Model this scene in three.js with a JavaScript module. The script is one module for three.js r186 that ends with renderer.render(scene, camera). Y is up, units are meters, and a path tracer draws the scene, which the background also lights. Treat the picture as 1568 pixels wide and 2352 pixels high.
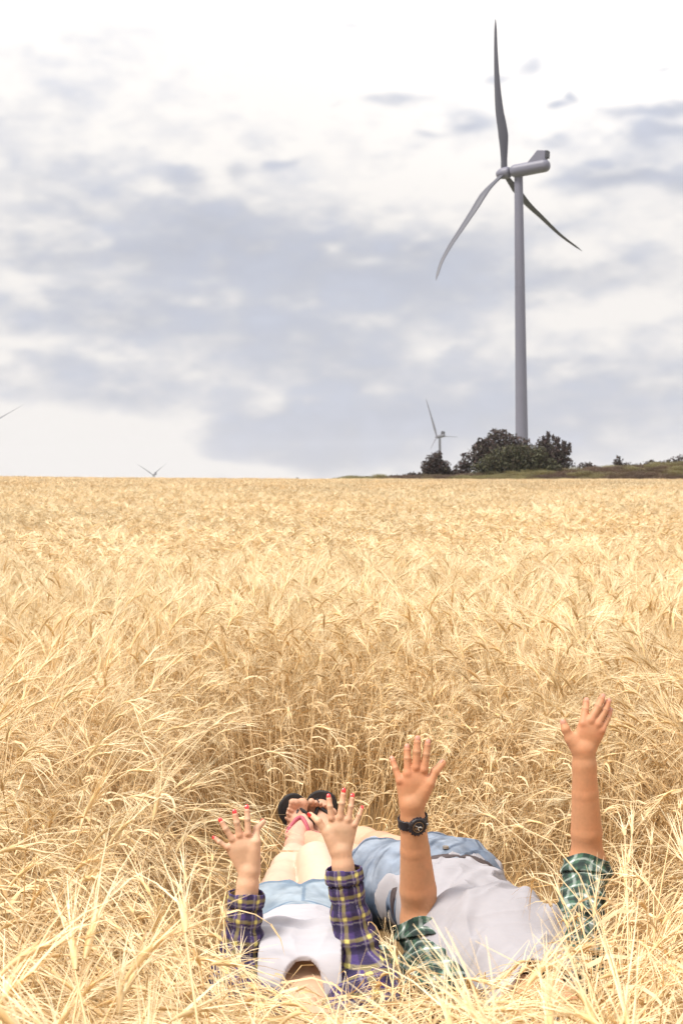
import * as THREE from 'three';
import { mergeGeometries } from 'three/addons/utils/BufferGeometryUtils.js';
import { RoundedBoxGeometry } from 'three/addons/geometries/RoundedBoxGeometry.js';

// ------------------------------------------------------------------ camera, sky, sun, exposure
const scene = new THREE.Scene();
const camera = new THREE.PerspectiveCamera(39.6, 682 / 1024, 0.05, 9000);
camera.position.set(0, 1.34, 0);
camera.rotation.set(-Math.atan(71 / 3266), 0, -0.0150);
camera.focus = 3.65; camera.userData.fStop = 14;
camera.updateMatrixWorld(true);

const EXPOSURE = 1.98;
const renderer = new THREE.WebGLRenderer({ antialias: true });
renderer.setSize(682, 1024);
renderer.toneMapping = THREE.LinearToneMapping;
renderer.toneMappingExposure = EXPOSURE;
renderer.shadowMap.enabled = true;
renderer.shadowMap.type = THREE.PCFSoftShadowMap;

const SUN = new THREE.Vector3(-.46, .84, .28).normalize();
const sun = new THREE.DirectionalLight(new THREE.Color(1, 0.95, 0.86), 2.2);
sun.position.copy(SUN).multiplyScalar(40).add(new THREE.Vector3(0, 0, -6));
sun.target.position.set(0, 0, -6);
sun.castShadow = true; sun.shadow.radius = 28; sun.shadow.mapSize.set(2048, 2048);
Object.assign(sun.shadow.camera, { left: -14, right: 14, top: 14, bottom: -14, near: 1, far: 90 });
scene.add(sun, sun.target);
scene.fog = new THREE.FogExp2(new THREE.Color(.88, .88, .90), 0.0001);                       // thin summer haze: the farthest turbines fade

// ------------------------------------------------------------------ small tools
function rng(seed) { let s = seed | 0; return () => { s = (s + 0x6d2b79f5) | 0; let t = Math.imul(s ^ (s >>> 15), 1 | s); t = (t + Math.imul(t ^ (t >>> 7), 61 | t)) ^ t; return ((t ^ (t >>> 14)) >>> 0) / 4294967296; }; }
const clamp = (x, a = 0, b = 1) => (x < a ? a : x > b ? b : x);
const mix = (a, b, t) => a + (b - a) * t;
const smooth = (a, b, x) => { const t = clamp((x - a) / (b - a)); return t * t * (3 - 2 * t); };
const V = (x, y, z) => new THREE.Vector3(x, y, z);
const HASH = new Float32Array(65536);
{ const r = rng(77); for (let i = 0; i < 65536; i++) HASH[i] = r(); }
const hash3 = (x, y, z) => HASH[(Math.imul(x, 73856093) ^ Math.imul(y, 19349663) ^ Math.imul(z, 83492791)) >>> 7 & 65535];
function noise3(x, y, z) {                                           // value noise, 0..1
  const X = Math.floor(x), Y = Math.floor(y), Z = Math.floor(z);
  let u = x - X, v = y - Y, w = z - Z;
  u = u * u * (3 - 2 * u); v = v * v * (3 - 2 * v); w = w * w * (3 - 2 * w);
  const a = mix(mix(hash3(X, Y, Z), hash3(X + 1, Y, Z), u), mix(hash3(X, Y + 1, Z), hash3(X + 1, Y + 1, Z), u), v);
  const b = mix(mix(hash3(X, Y, Z + 1), hash3(X + 1, Y, Z + 1), u), mix(hash3(X, Y + 1, Z + 1), hash3(X + 1, Y + 1, Z + 1), u), v);
  return mix(a, b, w);
}
function fbm(x, y, z, oct = 4) { let s = 0, a = 0.5, t = 0; for (let i = 0; i < oct; i++) { s += a * noise3(x, y, z); t += a; a *= 0.5; x = x * 2.03 + 11.3; y = y * 2.03 + 5.7; z = z * 2.03 + 3.1; } return s / t; }

const FPX = 3266, HX = 784, HY = 1176;                               // photograph measured on a 1568 x 2352 grid
const camInv = camera.matrixWorld.clone().invert();
function P(px, py, d) {                                              // the world point seen there, at distance d along -z
  const v = V((px - HX) / FPX, -(py - HY) / FPX, -1).transformDirection(camera.matrixWorld);
  const k = d / -v.z;
  return V(v.x * k, 1.34 + v.y * k, -d);
}
const _pv = V(0, 0, 0);
function project(x, y, z) { _pv.set(x, y, z).applyMatrix4(camInv); return [HX + FPX * _pv.x / -_pv.z, HY - FPX * _pv.y / -_pv.z, -z]; }

const used = {};
function numbered(name) { const n = used[name] = (used[name] ?? -1) + 1; return n ? `${name}_${String(n).padStart(3, '0')}` : name; }
function shade(o) { o.traverse((m) => { if (m.isMesh) { m.castShadow = true; m.receiveShadow = true; } }); return o; }
function tag(o, label, category, group, kind) { if (label) o.userData.label = label; if (category) o.userData.category = category; if (group) o.userData.group = group; if (kind) o.userData.kind = kind; return o; }
function thing(name, label, category, pos, group) { const g = new THREE.Group(); g.name = numbered(name); if (pos) g.position.copy(pos); scene.add(g); return tag(g, label, category, group); }
function part(name, geo, mat, parent) { const m = new THREE.Mesh(geo, mat); m.name = name; m.castShadow = m.receiveShadow = true; parent.add(m); return m; }
function structure(name, geo, mat) { const m = part(numbered(name), geo, mat, scene); m.userData.kind = 'structure'; return m; }
const std = (r, g, b, rough = 0.8, extra = {}) => new THREE.MeshStandardMaterial({ color: new THREE.Color().setRGB(r, g, b), roughness: rough, ...extra });

// ------------------------------------------------------------------ sky: high overcast with lumpy grey cloud and bright gaps, computed over the whole dome
{
  const W = 4096, H = 2048, data = new Float32Array(W * H * 4);
  // grey masses (weight > 0) and bright gaps (weight < 0) of the cloud deck ahead: x, y on the photo grid, half sizes, weight
  const masses = [[500, 590, 380, 120, .60], [250, 570, 300, 80, .30], [640, 770, 330, 80, .42], [350, 745, 330, 55, .30], [830, 640, 300, 130, .42], [1040, 590, 220, 110, .40],
    [700, 985, 300, 85, .70], [1010, 940, 320, 95, .55], [1420, 900, 330, 120, .32], [230, 880, 280, 70, .36], [1380, 640, 230, 55, .36], [110, 190, 240, 120, .20], [150, 420, 240, 80, .22], [430, 250, 200, 50, .08],
    [800, 290, 330, 110, .07], [480, 470, 180, 50, .3], [60, 700, 170, 60, .28], [900, 850, 600, 80, .22], [1300, 1000, 330, 70, .34], [700, 1040, 260, 40, .25],
    [90, 645, 90, 28, -.5], [860, 612, 70, 28, -.4], [255, 555, 60, 34, -.4], [1000, 772, 40, 22, -.35], [200, 1015, 330, 75, -.6], [480, 1070, 260, 32, -.45], [100, 800, 110, 22, -.3],
    [1420, 720, 200, 26, -.34], [1350, 560, 120, 40, -.2], [1250, 110, 480, 170, -.38], [560, 120, 320, 140, -.16], [1480, 340, 180, 60, .16], [1330, 430, 200, 60, .16], [1000, 430, 260, 42, -.26], [300, 330, 200, 50, -.12], [40, 90, 60, 30, -.3],
    [1190, 160, 50, 28, 0.78], [1122, 192, 36, 18, 0.65], [900, 216, 95, 22, 0.65], [1250, 268, 50, 14, 0.78], [1300, 246, 16, 14, 0.65], [1080, 302, 62, 20, 0.78], [965, 314, 40, 9, 0.46],
    [1490, 300, 70, 16, 0.78], [1540, 282, 50, 14, 0.62], [1510, 345, 85, 18, 0.78], [1540, 425, 52, 34, 0.78], [1370, 415, 110, 28, 0.78], [1460, 400, 50, 20, 0.56], [640, 381, 50, 14, 0.56], [550, 386, 28, 22, 0.46],
    [425, 410, 42, 26, 0.46], [820, 55, 60, 12, 0.31], [1500, 180, 36, 9, 0.53], [740, 220, 30, 14, 0.37], [1400, 290, 40, 16, 0.46], [1240, 350, 50, 18, 0.40], [1300, 520, 90, 26, 0.31]];
  const roll = 0.0150, cr = Math.cos(roll), sr = Math.sin(roll), k = 1 / EXPOSURE;
  for (let j = 0; j < H; j++) {
    const el = ((j + 0.5) / H - 0.5) * Math.PI;
    const y = Math.sin(el), c = Math.cos(el);
    for (let i = 0; i < W; i++) {
      const o = (j * W + i) * 4;
      if (el < -0.02) { data[o] = .3 * k; data[o + 1] = .27 * k; data[o + 2] = .22 * k; data[o + 3] = 1; continue; }
      const a = ((i + 0.5) / W - 0.5) * 2 * Math.PI, x = Math.cos(a) * c, z = Math.sin(a) * c;
      const az = Math.atan2(x, -z);
      const toSun = Math.acos(clamp(x * SUN.x + y * SUN.y + z * SUN.z, -1, 1));
      const n1 = fbm(x * 5 + 3, y * 13, z * 5, 4), n2 = fbm(x * 14, y * 34 + 9, z * 14, 4), n3 = fbm(x * 38 + 2, y * 80, z * 38, 3);
      let open_ = 0, D = smooth(.42, .66, n1 * .75 + n2 * .25) * .62;               // the deck in general
      const inside = (1 - smooth(.30, .62, Math.abs(az))) * (1 - smooth(.36, .60, el));
      if (inside > 0) {
        const gx = az * FPX, gy = Math.tan(el) * FPX;
        const u = HX + gx * cr + gy * sr * -1 + (n2 - .5) * 170 + (n3 - .5) * 60, v = 1105 - gy * cr - gx * sr + (n3 - .5) * 46 + (fbm(x * 14 + 40, y * 34, z * 14, 3) - .5) * 120;
        let s = 0;
        for (const m of masses) { const p = (u - m[0]) / m[2], q = (v - m[1]) / m[3], r2 = p * p + q * q; if (r2 < 5) s += m[4] * Math.exp(-r2 * 1.1); }
        const n4 = fbm(x * 70, y * 150 + 7, z * 70, 3); s = s * (.55 + .90 * n3) + (n3 - .5) * .50 + (n4 - .5) * .42 + (n2 - .5) * .30 + .07;
        open_ = inside * Math.exp(-(((u - 1330) / 420) ** 2 + ((v - 60) / 330) ** 2)); s = mix(s, .9 * smooth(.08, .80, s), .35); D = mix(D, clamp(s, 0, .95), inside);
      }
      D = 1.12 * (1 - Math.exp(-D * 1.55));
      const rise = (1 + 2 * Math.max(0, y)) / 1.36;                       // an overcast sky is three times as bright overhead as at the horizon
      const glow = (.93 + .14 * open_) * Math.max(1, rise) + .40 * Math.exp(-((toSun / .55) ** 2));
      const dark = Math.max(1, rise) * (.86 + .34 * n3 - .08 * (n2 - .5));
      data[o] = k * mix(1.01 * glow, .455 * dark, D); data[o + 1] = k * mix(.975 * glow, .490 * dark, D); data[o + 2] = k * mix(.945 * glow, .592 * dark, D); data[o + 3] = 1;
    }
  }
  const t = new THREE.DataTexture(data, W, H, THREE.RGBAFormat, THREE.FloatType);
  t.mapping = THREE.EquirectangularReflectionMapping; t.magFilter = t.minFilter = THREE.LinearFilter; t.wrapS = THREE.RepeatWrapping; t.needsUpdate = true;
  scene.background = t; scene.environment = t;
}

// ------------------------------------------------------------------ the lie of the land: flat by the camera, a low crest 126 m off, then falling away
const CREST = 126, CANOPY = 0.60;
const crestPts = [[-900, 1086], [0, 1101], [350, 1104.5], [680, 1106.5], [1200, 1107.5], [1568, 1107], [2500, 1107]];
function lerpPts(pts, x) { if (x <= pts[0][0]) return pts[0][1]; for (let i = 1; i < pts.length; i++) if (x <= pts[i][0]) { const [a, b] = pts[i - 1], [c, d] = pts[i]; return b + (d - b) * (x - a) / (c - a); } return pts[pts.length - 1][1]; }
function crestGround(x) {                                            // ground height on the crest at lateral position x
  const px = HX + x / CREST * FPX;
  return P(px, lerpPts(crestPts, px), CREST).y - CANOPY;
}
const bankPts = [[740, 0], [770, .75], [800, .92], [920, 1.1], [1050, 1.28], [1263, 1.65], [1400, 1.9], [1568, 2.25], [2400, 2.6]];
function ground(x, z) {
  const d = -z;
  if (d < 4) return 0;
  const side = clamp(x * CREST / Math.max(d, 30), -90, 90), cg = crestGround(side);
  if (d <= CREST) { const t = (d - 4) / (CREST - 4); return cg * t * (1.12 - .12 * t * t) * 1 - 0.0 + .03 * Math.sin(x * .11 + d * .07) * smooth(6, 30, d) * (1 - smooth(90, 120, d)); }
  const px = HX + x / d * FPX, bank = 1.12 * lerpPts(bankPts, px) * smooth(CREST + 2, CREST + 12, d) * (1 - smooth(CREST + 30, CREST + 90, d));
  return cg - smooth(CREST, CREST + 5, d) * .25 + bank + (bank > .01 ? .12 * (noise3(x * .7, 0, z * .7) - .5) : 0) - Math.max(0, d - CREST - 8) * .0272;
}
{
  const zs = [40, 10, 2]; for (let d = 0; d < 12; d += .5) zs.push(-d); for (let d = 12; d < 110; d += 4) zs.push(-d); for (let d = 110; d < 175; d += 1.0) zs.push(-d); for (let d = 175; d < 400; d += 15) zs.push(-d); for (let d = 400; d < 4200; d += 250) zs.push(-d);
  const nx = 160, pos = [], col = [], idx = [];
  zs.forEach((z) => {
    const half = Math.max(30, -z * .75);
    for (let i = 0; i <= nx; i++) {
      const x = (i / nx * 2 - 1) * half; pos.push(x, ground(x, z) - (z > -9 ? .006 * 0 : 0), z);
      const n = fbm(x * .6, 1, z * .6, 3), m = fbm(x * .05, 4, z * .05, 3);
      let c = [.17 + .1 * n, .10 + .07 * n, .04 + .03 * n];                 // straw-littered soil
      if (z < -CREST - 1) { const g = clamp(n * .7 + m * .6 - .2); const up = smooth(CREST + 6, CREST + 12, -z); c = [mix(.070, .20, g * up), mix(.044, .175, g * up), mix(.024, .070, g * up)]; if (z < -200) c = [.2, .19, .11]; }
      col.push(...c);
    }
  });
  for (let j = 0; j < zs.length - 1; j++) for (let i = 0; i < nx; i++) { const a = j * (nx + 1) + i, b = a + nx + 1; idx.push(a, a + 1, b, b, a + 1, b + 1); }
  const g = new THREE.BufferGeometry(); g.setAttribute('position', new THREE.Float32BufferAttribute(pos, 3)); g.setAttribute('color', new THREE.Float32BufferAttribute(col, 3)); g.setIndex(idx); g.computeVertexNormals();
  structure('ground', g, std(1, 1, 1, 1, { vertexColors: true }));
}

// ------------------------------------------------------------------ wind turbines
const turbineMat = std(.165, .162, .21, .5), bladeMat = std(.062, .062, .082, .5), turbineDark = std(.045, .045, .055, .6), farMat = std(.13, .13, .15, .7);
function bladeGeo(pts, widths, thick, chordDir, seg = 26) {
  const curve = new THREE.CatmullRomCurve3(pts), pos = [], idx = [], n = 10;
  for (let i = 0; i <= seg; i++) {
    const t = i / seg, c = curve.getPoint(t), tan = curve.getTangent(t), w = lerpPts(widths, t) / 2, h = w * mix(thick[0], thick[1], Math.sqrt(t));
    const across = chordDir.clone().addScaledVector(tan, -chordDir.dot(tan)).normalize(), nor = tan.clone().cross(across).normalize();
    const tw = mix(.35, -.05, t), ca = across.clone().multiplyScalar(Math.cos(tw)).addScaledVector(nor, Math.sin(tw)), cn = nor.clone().multiplyScalar(Math.cos(tw)).addScaledVector(across, -Math.sin(tw));
    for (let k = 0; k < n; k++) { const f = k / n * Math.PI * 2, x = Math.cos(f), y = Math.sin(f) * (1 - .45 * x); const p = c.clone().addScaledVector(ca, x * w).addScaledVector(cn, y * h); pos.push(p.x, p.y, p.z); }
  }
  for (let i = 0; i < seg; i++) for (let k = 0; k < n; k++) { const a = i * n + k, b = i * n + (k + 1) % n; idx.push(a, b, a + n, b, b + n, a + n); }
  const g = new THREE.BufferGeometry(); g.setAttribute('position', new THREE.Float32BufferAttribute(pos, 3)); g.setIndex(idx); g.computeVertexNormals(); return g;
}
function towerGeo(h, r0, r1) { const pts = []; for (let i = 0; i <= 24; i++) { const t = i / 24; pts.push(new THREE.Vector2(mix(r0, r1, t ** .85), h * t)); if (i % 8 === 0 && i && i < 24) { const r = mix(r0, r1, t ** .85); pts.push(new THREE.Vector2(r + .03, h * t + .02), new THREE.Vector2(r + .03, h * t + .16), new THREE.Vector2(r - .005, h * t + .18)); } } return new THREE.LatheGeometry(pts, 28); }
function turbine(label, hub, rear, towerAt, tips, mat, group, small) {
  // hub, rear: world points of the rotor hub and the rear of the nacelle; tips: for each blade the points beyond the hub
  const base = V(towerAt.x, ground(towerAt.x, towerAt.z) - .3, towerAt.z), t = thing('wind_turbine', label, 'wind turbine', base, group);
  const loc = (p) => p.clone().sub(base);
  part('tower', towerGeo(towerAt.y - base.y, 1.8, 1.08), mat, t);
  const dir = rear.clone().sub(hub).normalize(), len = rear.distanceTo(hub);
  const frame = new THREE.Matrix4().makeBasis(dir, V(0, 1, 0).addScaledVector(dir, -dir.y).normalize(), dir.clone().cross(V(0, 1, 0)).normalize());
  frame.setPosition(loc(hub));
  const nac = part('nacelle', new RoundedBoxGeometry(len - 1.6, 3.2, 3.5, 5, 1.5).translate((len - 1.6) / 2 + 1.6, 0, 0).applyMatrix4(frame), mat, t);
  const hubPts = [[0, -2.2], [.7, -2.0], [1.25, -1.2], [1.5, -.2], [1.5, 1.0], [1.3, 1.55], [0, 1.6]].map(([r, y]) => new THREE.Vector2(r, y));
  part('rotor_hub', new THREE.LatheGeometry(hubPts, 20).rotateZ(-Math.PI / 2).applyMatrix4(frame), mat, t);
  if (!small) {
    const wedge = new THREE.Shape([[0, 0], [3.0, 2.7], [4.9, 2.3], [4.6, 0.2]].map((p) => new THREE.Vector2(...p)));
    part('cooler_housing', new THREE.ExtrudeGeometry(wedge, { depth: 2.1, bevelEnabled: true, bevelSize: .18, bevelThickness: .18, bevelSegments: 2 }).translate(len - 5.6, 1.1, -1.05).applyMatrix4(frame), mat, nac);
    part('radiator', new RoundedBoxGeometry(.5, 1.8, 2.0, 2, .1).rotateZ(-.15).translate(len - .35, 2.6, 0).applyMatrix4(frame), turbineDark, nac);
  } else part('cooler_housing', new RoundedBoxGeometry(3, 3.4, 2.4, 2, .3).rotateZ(-.5).translate(len - 2, 2.4, 0).applyMatrix4(frame), turbineDark, nac);
  for (const pts of tips) part('blade', bladeGeo([loc(hub), ...pts.map(loc)], [[0, 1.7], [.07, 1.6], [.2, 2.5], [.3, 2.35], [.6, 1.5], [.93, .75], [.98, .4], [1, .06]], [.62, .22], dir, small ? 14 : 30), small ? mat : bladeMat, t);
  return t;
}
function tipAt(px, py, hub, len, nearer) {                            // the point on that line of sight a blade's length from the hub
  let lo = -hub.z - (nearer ? len : 0), hi = -hub.z + (nearer ? 0 : len);
  let best = null, bd = 1e9;
  for (let i = 0; i <= 200; i++) { const p = P(px, py, mix(lo, hi, i / 200)), e = Math.abs(p.distanceTo(hub) - len); if (e < bd) { bd = e; best = p; } }
  return best;
}
{
  const D = 365, hub = P(1157, 398, D), L = 39.2;
  const rear = P(1262, 378, D - 5.2);
  const bend = (pts, tip) => pts.map(([px, py, t]) => P(px, py, mix(D, -tip.z, t))).concat([tip]);
  const t1 = tipAt(1137, 42, hub, L, false), t2 = tipAt(1000, 645, hub, L, true), t3 = tipAt(1336, 577, hub, L, false);
  const tips = [bend([[1155, 312, .25], [1146, 252, .42], [1141, 190, .6], [1138, 120, .8]], t1), bend([[1116, 440, .22], [1088, 483, .38], [1060, 525, .55], [1032, 567, .72], [1012, 605, .87]], t2), bend([[1184, 434, .14], [1209, 466, .3], [1243, 499, .48], [1285, 539, .73]], t3)];
  const top = P(1190, 405, D - .8);
  turbine('large grey wind turbine rising behind the bushes on the right', hub, rear, top, tips, turbineMat, null, false);
}
function farTurbine(label, hx, hy, D, tipPx, nacelle) {
  const hub = P(hx, hy, D), near = [false, true, false];
  const tips = tipPx.map(([px, py], i) => { const t = tipAt(px, py, hub, 39, near[i]); return [hub.clone().lerp(t, .5).add(V(0, .6, 0)), t]; });
  const rear = P(hx + nacelle[0], hy + nacelle[1], D - 6); const dir = rear.clone().sub(hub).setLength(11);
  turbine(label, hub, hub.clone().add(dir), hub.clone().addScaledVector(dir, .35), tips, farMat, 'small wind turbines on the horizon', true);
}
farTurbine('small pale wind turbine beyond the small bush, left of the large turbine', 1003, 1004, 1340, [[977, 914], [988, 1033], [1052, 1004]], [12, -3]);
farTurbine('tiny wind turbine, blades in a V, on the crest of the field at left', 352, 1091, 2800, [[315, 1066], [384, 1063], [352, 1137]], [6, -2]);
farTurbine('pale wind turbine at the left edge with only a blade tip in view', -42, 988, 1130, [[58, 928], [-60, 1095], [-130, 925]], [10, -3]);

// ------------------------------------------------------------------ bushes and trees on the bank behind the field
function leafGeo(r, blobs, count, size, colors) {
  // leaf clumps scattered through lumpy blobs [x, y, z, rx, ry, rz]; small bent leaf pairs, each its own facing
  const pos = [], nor = [], col = [], total = blobs.reduce((s, b) => s + b[3] * b[4], 0);
  for (const b of blobs) {
    const n = Math.round(count * b[3] * b[4] / total);
    for (let i = 0; i < n; i++) {
      const d = V(r() - .5, r() - .5, r() - .5).normalize(), q = Math.pow(r(), .45) * (.82 + .36 * noise3(d.x * 3 + b[0] * 5, d.y * 3, d.z * 3 + b[1]));
      const c = V(b[0] + d.x * q * b[3], b[1] + d.y * q * b[4], b[2] + d.z * q * b[5]);
      if (c.y < .05) continue;
      const s = size * (.6 + .8 * r()), u = V(r() - .5, r() - .2, r() - .5).normalize(), w = u.clone().cross(V(r() - .5, r() - .5, r() - .5)).normalize();
      const a = c.clone().addScaledVector(u, -s), e = c.clone().addScaledVector(u, s), l = c.clone().addScaledVector(w, s * .45), m = c.clone().addScaledVector(w, -s * .45).add(V(0, s * .25, 0));
      for (const tri of [[a, l, e], [a, e, m]]) { const nn = tri[1].clone().sub(tri[0]).cross(tri[2].clone().sub(tri[0])).normalize(); for (const p of tri) { pos.push(p.x, p.y, p.z); nor.push(nn.x, nn.y, nn.z); } }
      const cc = colors[Math.floor(r() * colors.length)], f = .65 + .7 * r();
      for (let k = 0; k < 6; k++) col.push(cc[0] * f, cc[1] * f, cc[2] * f);
    }
  }
  const g = new THREE.BufferGeometry(); g.setAttribute('position', new THREE.Float32BufferAttribute(pos, 3)); g.setAttribute('normal', new THREE.Float32BufferAttribute(nor, 3)); g.setAttribute('color', new THREE.Float32BufferAttribute(col, 3)); return g;
}
function limbs(r, list) { return mergeGeometries(list.map(([a, b, ra, rb]) => { const d = V(...b).sub(V(...a)), g = new THREE.CylinderGeometry(rb, ra, d.length(), 7, 3, true); const p = g.attributes.position; for (let i = 0; i < p.count; i++) p.setX(i, p.getX(i) + (noise3(p.getY(i) * 2, ra * 90, b[0]) - .5) * ra); g.translate(0, d.length() / 2, 0); g.applyQuaternion(new THREE.Quaternion().setFromUnitVectors(V(0, 1, 0), d.normalize())); return g.translate(...a); })); }
const barkMat = std(.05, .04, .035, .95), leafMat = new THREE.MeshPhysicalMaterial({ color: 0xffffff, roughness: .85, vertexColors: true, transmission: .25, thickness: 0, side: THREE.DoubleSide });
const REDDISH = [[.060, .036, .032], [.078, .044, .037], [.042, .028, .028], [.058, .048, .028]], GREEN = [[.078, .080, .036], [.10, .098, .044], [.06, .060, .032], [.085, .066, .038]];
function bush(name, category, label, px, py, D, blobs, count, size, colors, seed, group, trunks) {
  const p = P(px, py, D); p.y = ground(p.x, p.z);
  const t = thing(name, label, category, p, group), r = rng(seed);
  const list = trunks || [[[0, -.2, 0], [.1, blobs[0][1], 0], .12, .06]];
  for (const b of blobs) list.push([[b[0] * .3, .1, b[2] * .3], [b[0], b[1] + b[4] * .4, b[2]], .08, .025]);
  part('trunk', limbs(r, list), barkMat, t);
  part('crown', leafGeo(r, blobs, count, size, colors), leafMat, t);
}
bush('tree', 'tree', 'small dark round tree standing alone left of the large bushes', 1000, 1095, 139, [[-.1, 1.7, 0, .85, .75, .8], [.55, 1.15, .1, .85, .6, .7], [-.75, 1.15, 0, .75, .6, .6], [.2, 2.2, 0, .5, .45, .5], [-.3, .6, 0, 1.0, .6, .6], [1.1, .75, 0, .5, .35, .5]], 2200, .13, REDDISH, 5);
bush('tree', 'tree', 'tall dark domed tree in front of the foot of the large turbine', 1150, 1100, 142, [[0, 3.4, 0, 1.9, 1.0, 1.3], [-1.6, 2.5, 0, 1.7, 1.1, 1.2], [1.7, 2.8, 0, 1.7, 1.1, 1.2], [-2.8, 1.5, 0, 1.4, 1.0, 1.0], [0, 2.0, .3, 2.6, 1.4, 1.2], [2.6, 1.8, 0, 1.8, 1.2, 1.1], [-3.7, .8, 0, 1.0, .8, .8], [-.2, 4.3, 0, 1.0, .45, .8], [-1.9, 3.4, 0, .7, .45, .5], [3.6, 1.2, 0, 1.2, 1.0, .9]], 7000, .16, REDDISH, 6);
bush('tree', 'tree', 'dark tree with spiky upright twigs at the right end of the clump', 1268, 1098, 141, [[0, 2.0, 0, 1.3, 1.2, 1.1], [.7, 1.5, 0, 1.1, 1.1, 1.0], [-.6, 3.2, 0, .5, .7, .5], [-1.0, 2.8, 0, .6, .8, .6], [.5, 3.1, 0, .35, .55, .35], [1.2, 2.9, 0, .28, .45, .3], [1.7, 2.75, 0, .22, .3, .25], [-.35, 3.9, 0, .22, .4, .25], [.2, .8, 0, 2.1, .9, 1.0], [-.9, 1.5, 0, 1.4, 1.2, .9], [1.35, 2.2, 0, .6, .55, .5], [.1, 3.55, 0, .18, .3, .2]], 5200, .14, REDDISH, 7, null,
  [[[0, -.2, 0], [-.3, 2.2, 0], .14, .08], [[-.3, 2.2, 0], [-.4, 4.2, 0], .06, .015], [[-.1, 1.8, 0], [.6, 3.5, 0], .07, .015], [[.1, 1.6, 0], [1.4, 3.2, 0], .07, .015], [[.3, 1.6, 0], [1.95, 2.95, 0], .05, .012]]);
bush('bush', 'bush', 'broad olive green bush in front of the dark domed tree', 1170, 1106, 137, [[0, 1.4, 0, 2.3, 1.35, 1.1], [-1.6, 1.0, 0, 1.7, 1.1, .9], [1.7, 1.2, 0, 2.0, 1.2, .9], [.6, 2.1, 0, 1.6, .9, .8], [-2.7, .6, 0, 1.1, .7, .7], [3.2, .8, 0, 1.5, .9, .7], [0, .5, .2, 3.2, .8, .8], [4.3, .5, 0, 1.1, .6, .6], [2.5, 1.9, 0, 1.3, 1.0, .8]], 7400, .14, GREEN, 8);
const HEDGE = 'shrubs along the bank at the right edge';
bush('bush', 'bush', 'low shrub on the bank just right of the spiky dark tree', 1346, 1080, 158, [[-0.28, 1.05, 0, 0.77, 0.63, 0.56], [0.56, 0.77, 0, 1.12, 0.56, 0.7], [-1.26, 0.42, 0, 1.12, 0.49, 0.56], [0.35, 1.33, 0, 0.35, 0.28, 0.28]], 1100, .13, REDDISH, 9, HEDGE);
bush('bush', 'bush', 'taller pointed shrub midway along the bank at right', 1423, 1078, 158, [[-0.21, 1.12, 0, 0.7, 0.77, 0.56], [0.56, 0.84, 0, 0.84, 0.63, 0.56], [-0.14, 1.82, 0, 0.308, 0.308, 0.28], [1.68, 0.35, 0, 1.12, 0.42, 0.56], [-1.4, 0.35, 0, 0.98, 0.42, 0.56]], 1100, .13, REDDISH, 10, HEDGE);
bush('bush', 'bush', 'long low dark shrub on the bank near the right edge', 1492, 1078, 158, [[-1.26, 0.63, 0, 1.26, 0.49, 0.56], [0.28, 0.84, 0, 1.26, 0.588, 0.56], [1.68, 0.77, 0, 1.12, 0.56, 0.56], [0.14, 1.33, 0, 0.42, 0.21, 0.28]], 1100, .13, REDDISH, 11, HEDGE);
bush('bush', 'bush', 'dark shrub on the bank cut by the right edge of the photo', 1556, 1076, 158, [[-0.56, 0.91, 0, 1.12, 0.7, 0.56], [0.7, 1.19, 0, 1.12, 0.77, 0.56], [2.24, 0.98, 0, 1.26, 0.7, 0.56]], 1000, .13, REDDISH, 12, HEDGE);
bush('bush', 'bush', 'tiny dark shrub poking over the crest left of the trees', 681, 1110, 131, [[0, .62, 0, .2, .5, .2], [.08, 1.08, 0, .14, .2, .14]], 160, .08, REDDISH, 13);
bush('bush', 'bush', 'low dark scrub trailing left from the small round tree', 920, 1108, 139, [[1.9, .35, 0, 1.8, .3, .5], [0, .2, 0, 1.6, .2, .4], [-2.4, .12, 0, 1.8, .14, .4], [3.8, .45, 0, 1.6, .42, .5], [5.6, .4, 0, 1.4, .4, .5]], 1900, .13, REDDISH, 14);

// ------------------------------------------------------------------ surfaces from distance fields (one smooth skin per body, one per garment)
const BODIES = [];                                                    // capsules of both people, for the barley to keep clear of
const sub = (a, b) => a.clone().sub(b);
function capsule(a, b, ra, rb, k = .02, flat = null, fk = 1) {        // tapered capsule; along the direction flat it is fk times as thick
  const ab = sub(b, a), L2 = Math.max(ab.lengthSq(), 1e-9), R = Math.max(ra, rb) * Math.max(1, fk);
  return { a, b, ra, rb, k, flat, fk, lo: a.clone().min(b).subScalar(R), hi: a.clone().max(b).addScalar(R),
    d(x, y, z) {
      const px = x - a.x, py = y - a.y, pz = z - a.z, t = clamp((px * ab.x + py * ab.y + pz * ab.z) / L2);
      let qx = px - ab.x * t, qy = py - ab.y * t, qz = pz - ab.z * t; const r = ra + (rb - ra) * t;
      if (flat) { const s = qx * flat.x + qy * flat.y + qz * flat.z, e = s / fk - s; qx += flat.x * e; qy += flat.y * e; qz += flat.z * e; return (Math.sqrt(qx * qx + qy * qy + qz * qz) - r) * (fk < 1 ? .5 + .5 * fk : 1); }
      return Math.sqrt(qx * qx + qy * qy + qz * qz) - r;
    } };
}
const slimmer = (list, by) => list.map((p) => capsule(p.a, p.b, Math.max(.02, p.ra - by), Math.max(.02, p.rb - by), p.k, p.flat, p.fk));   // the body under its clothes
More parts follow.
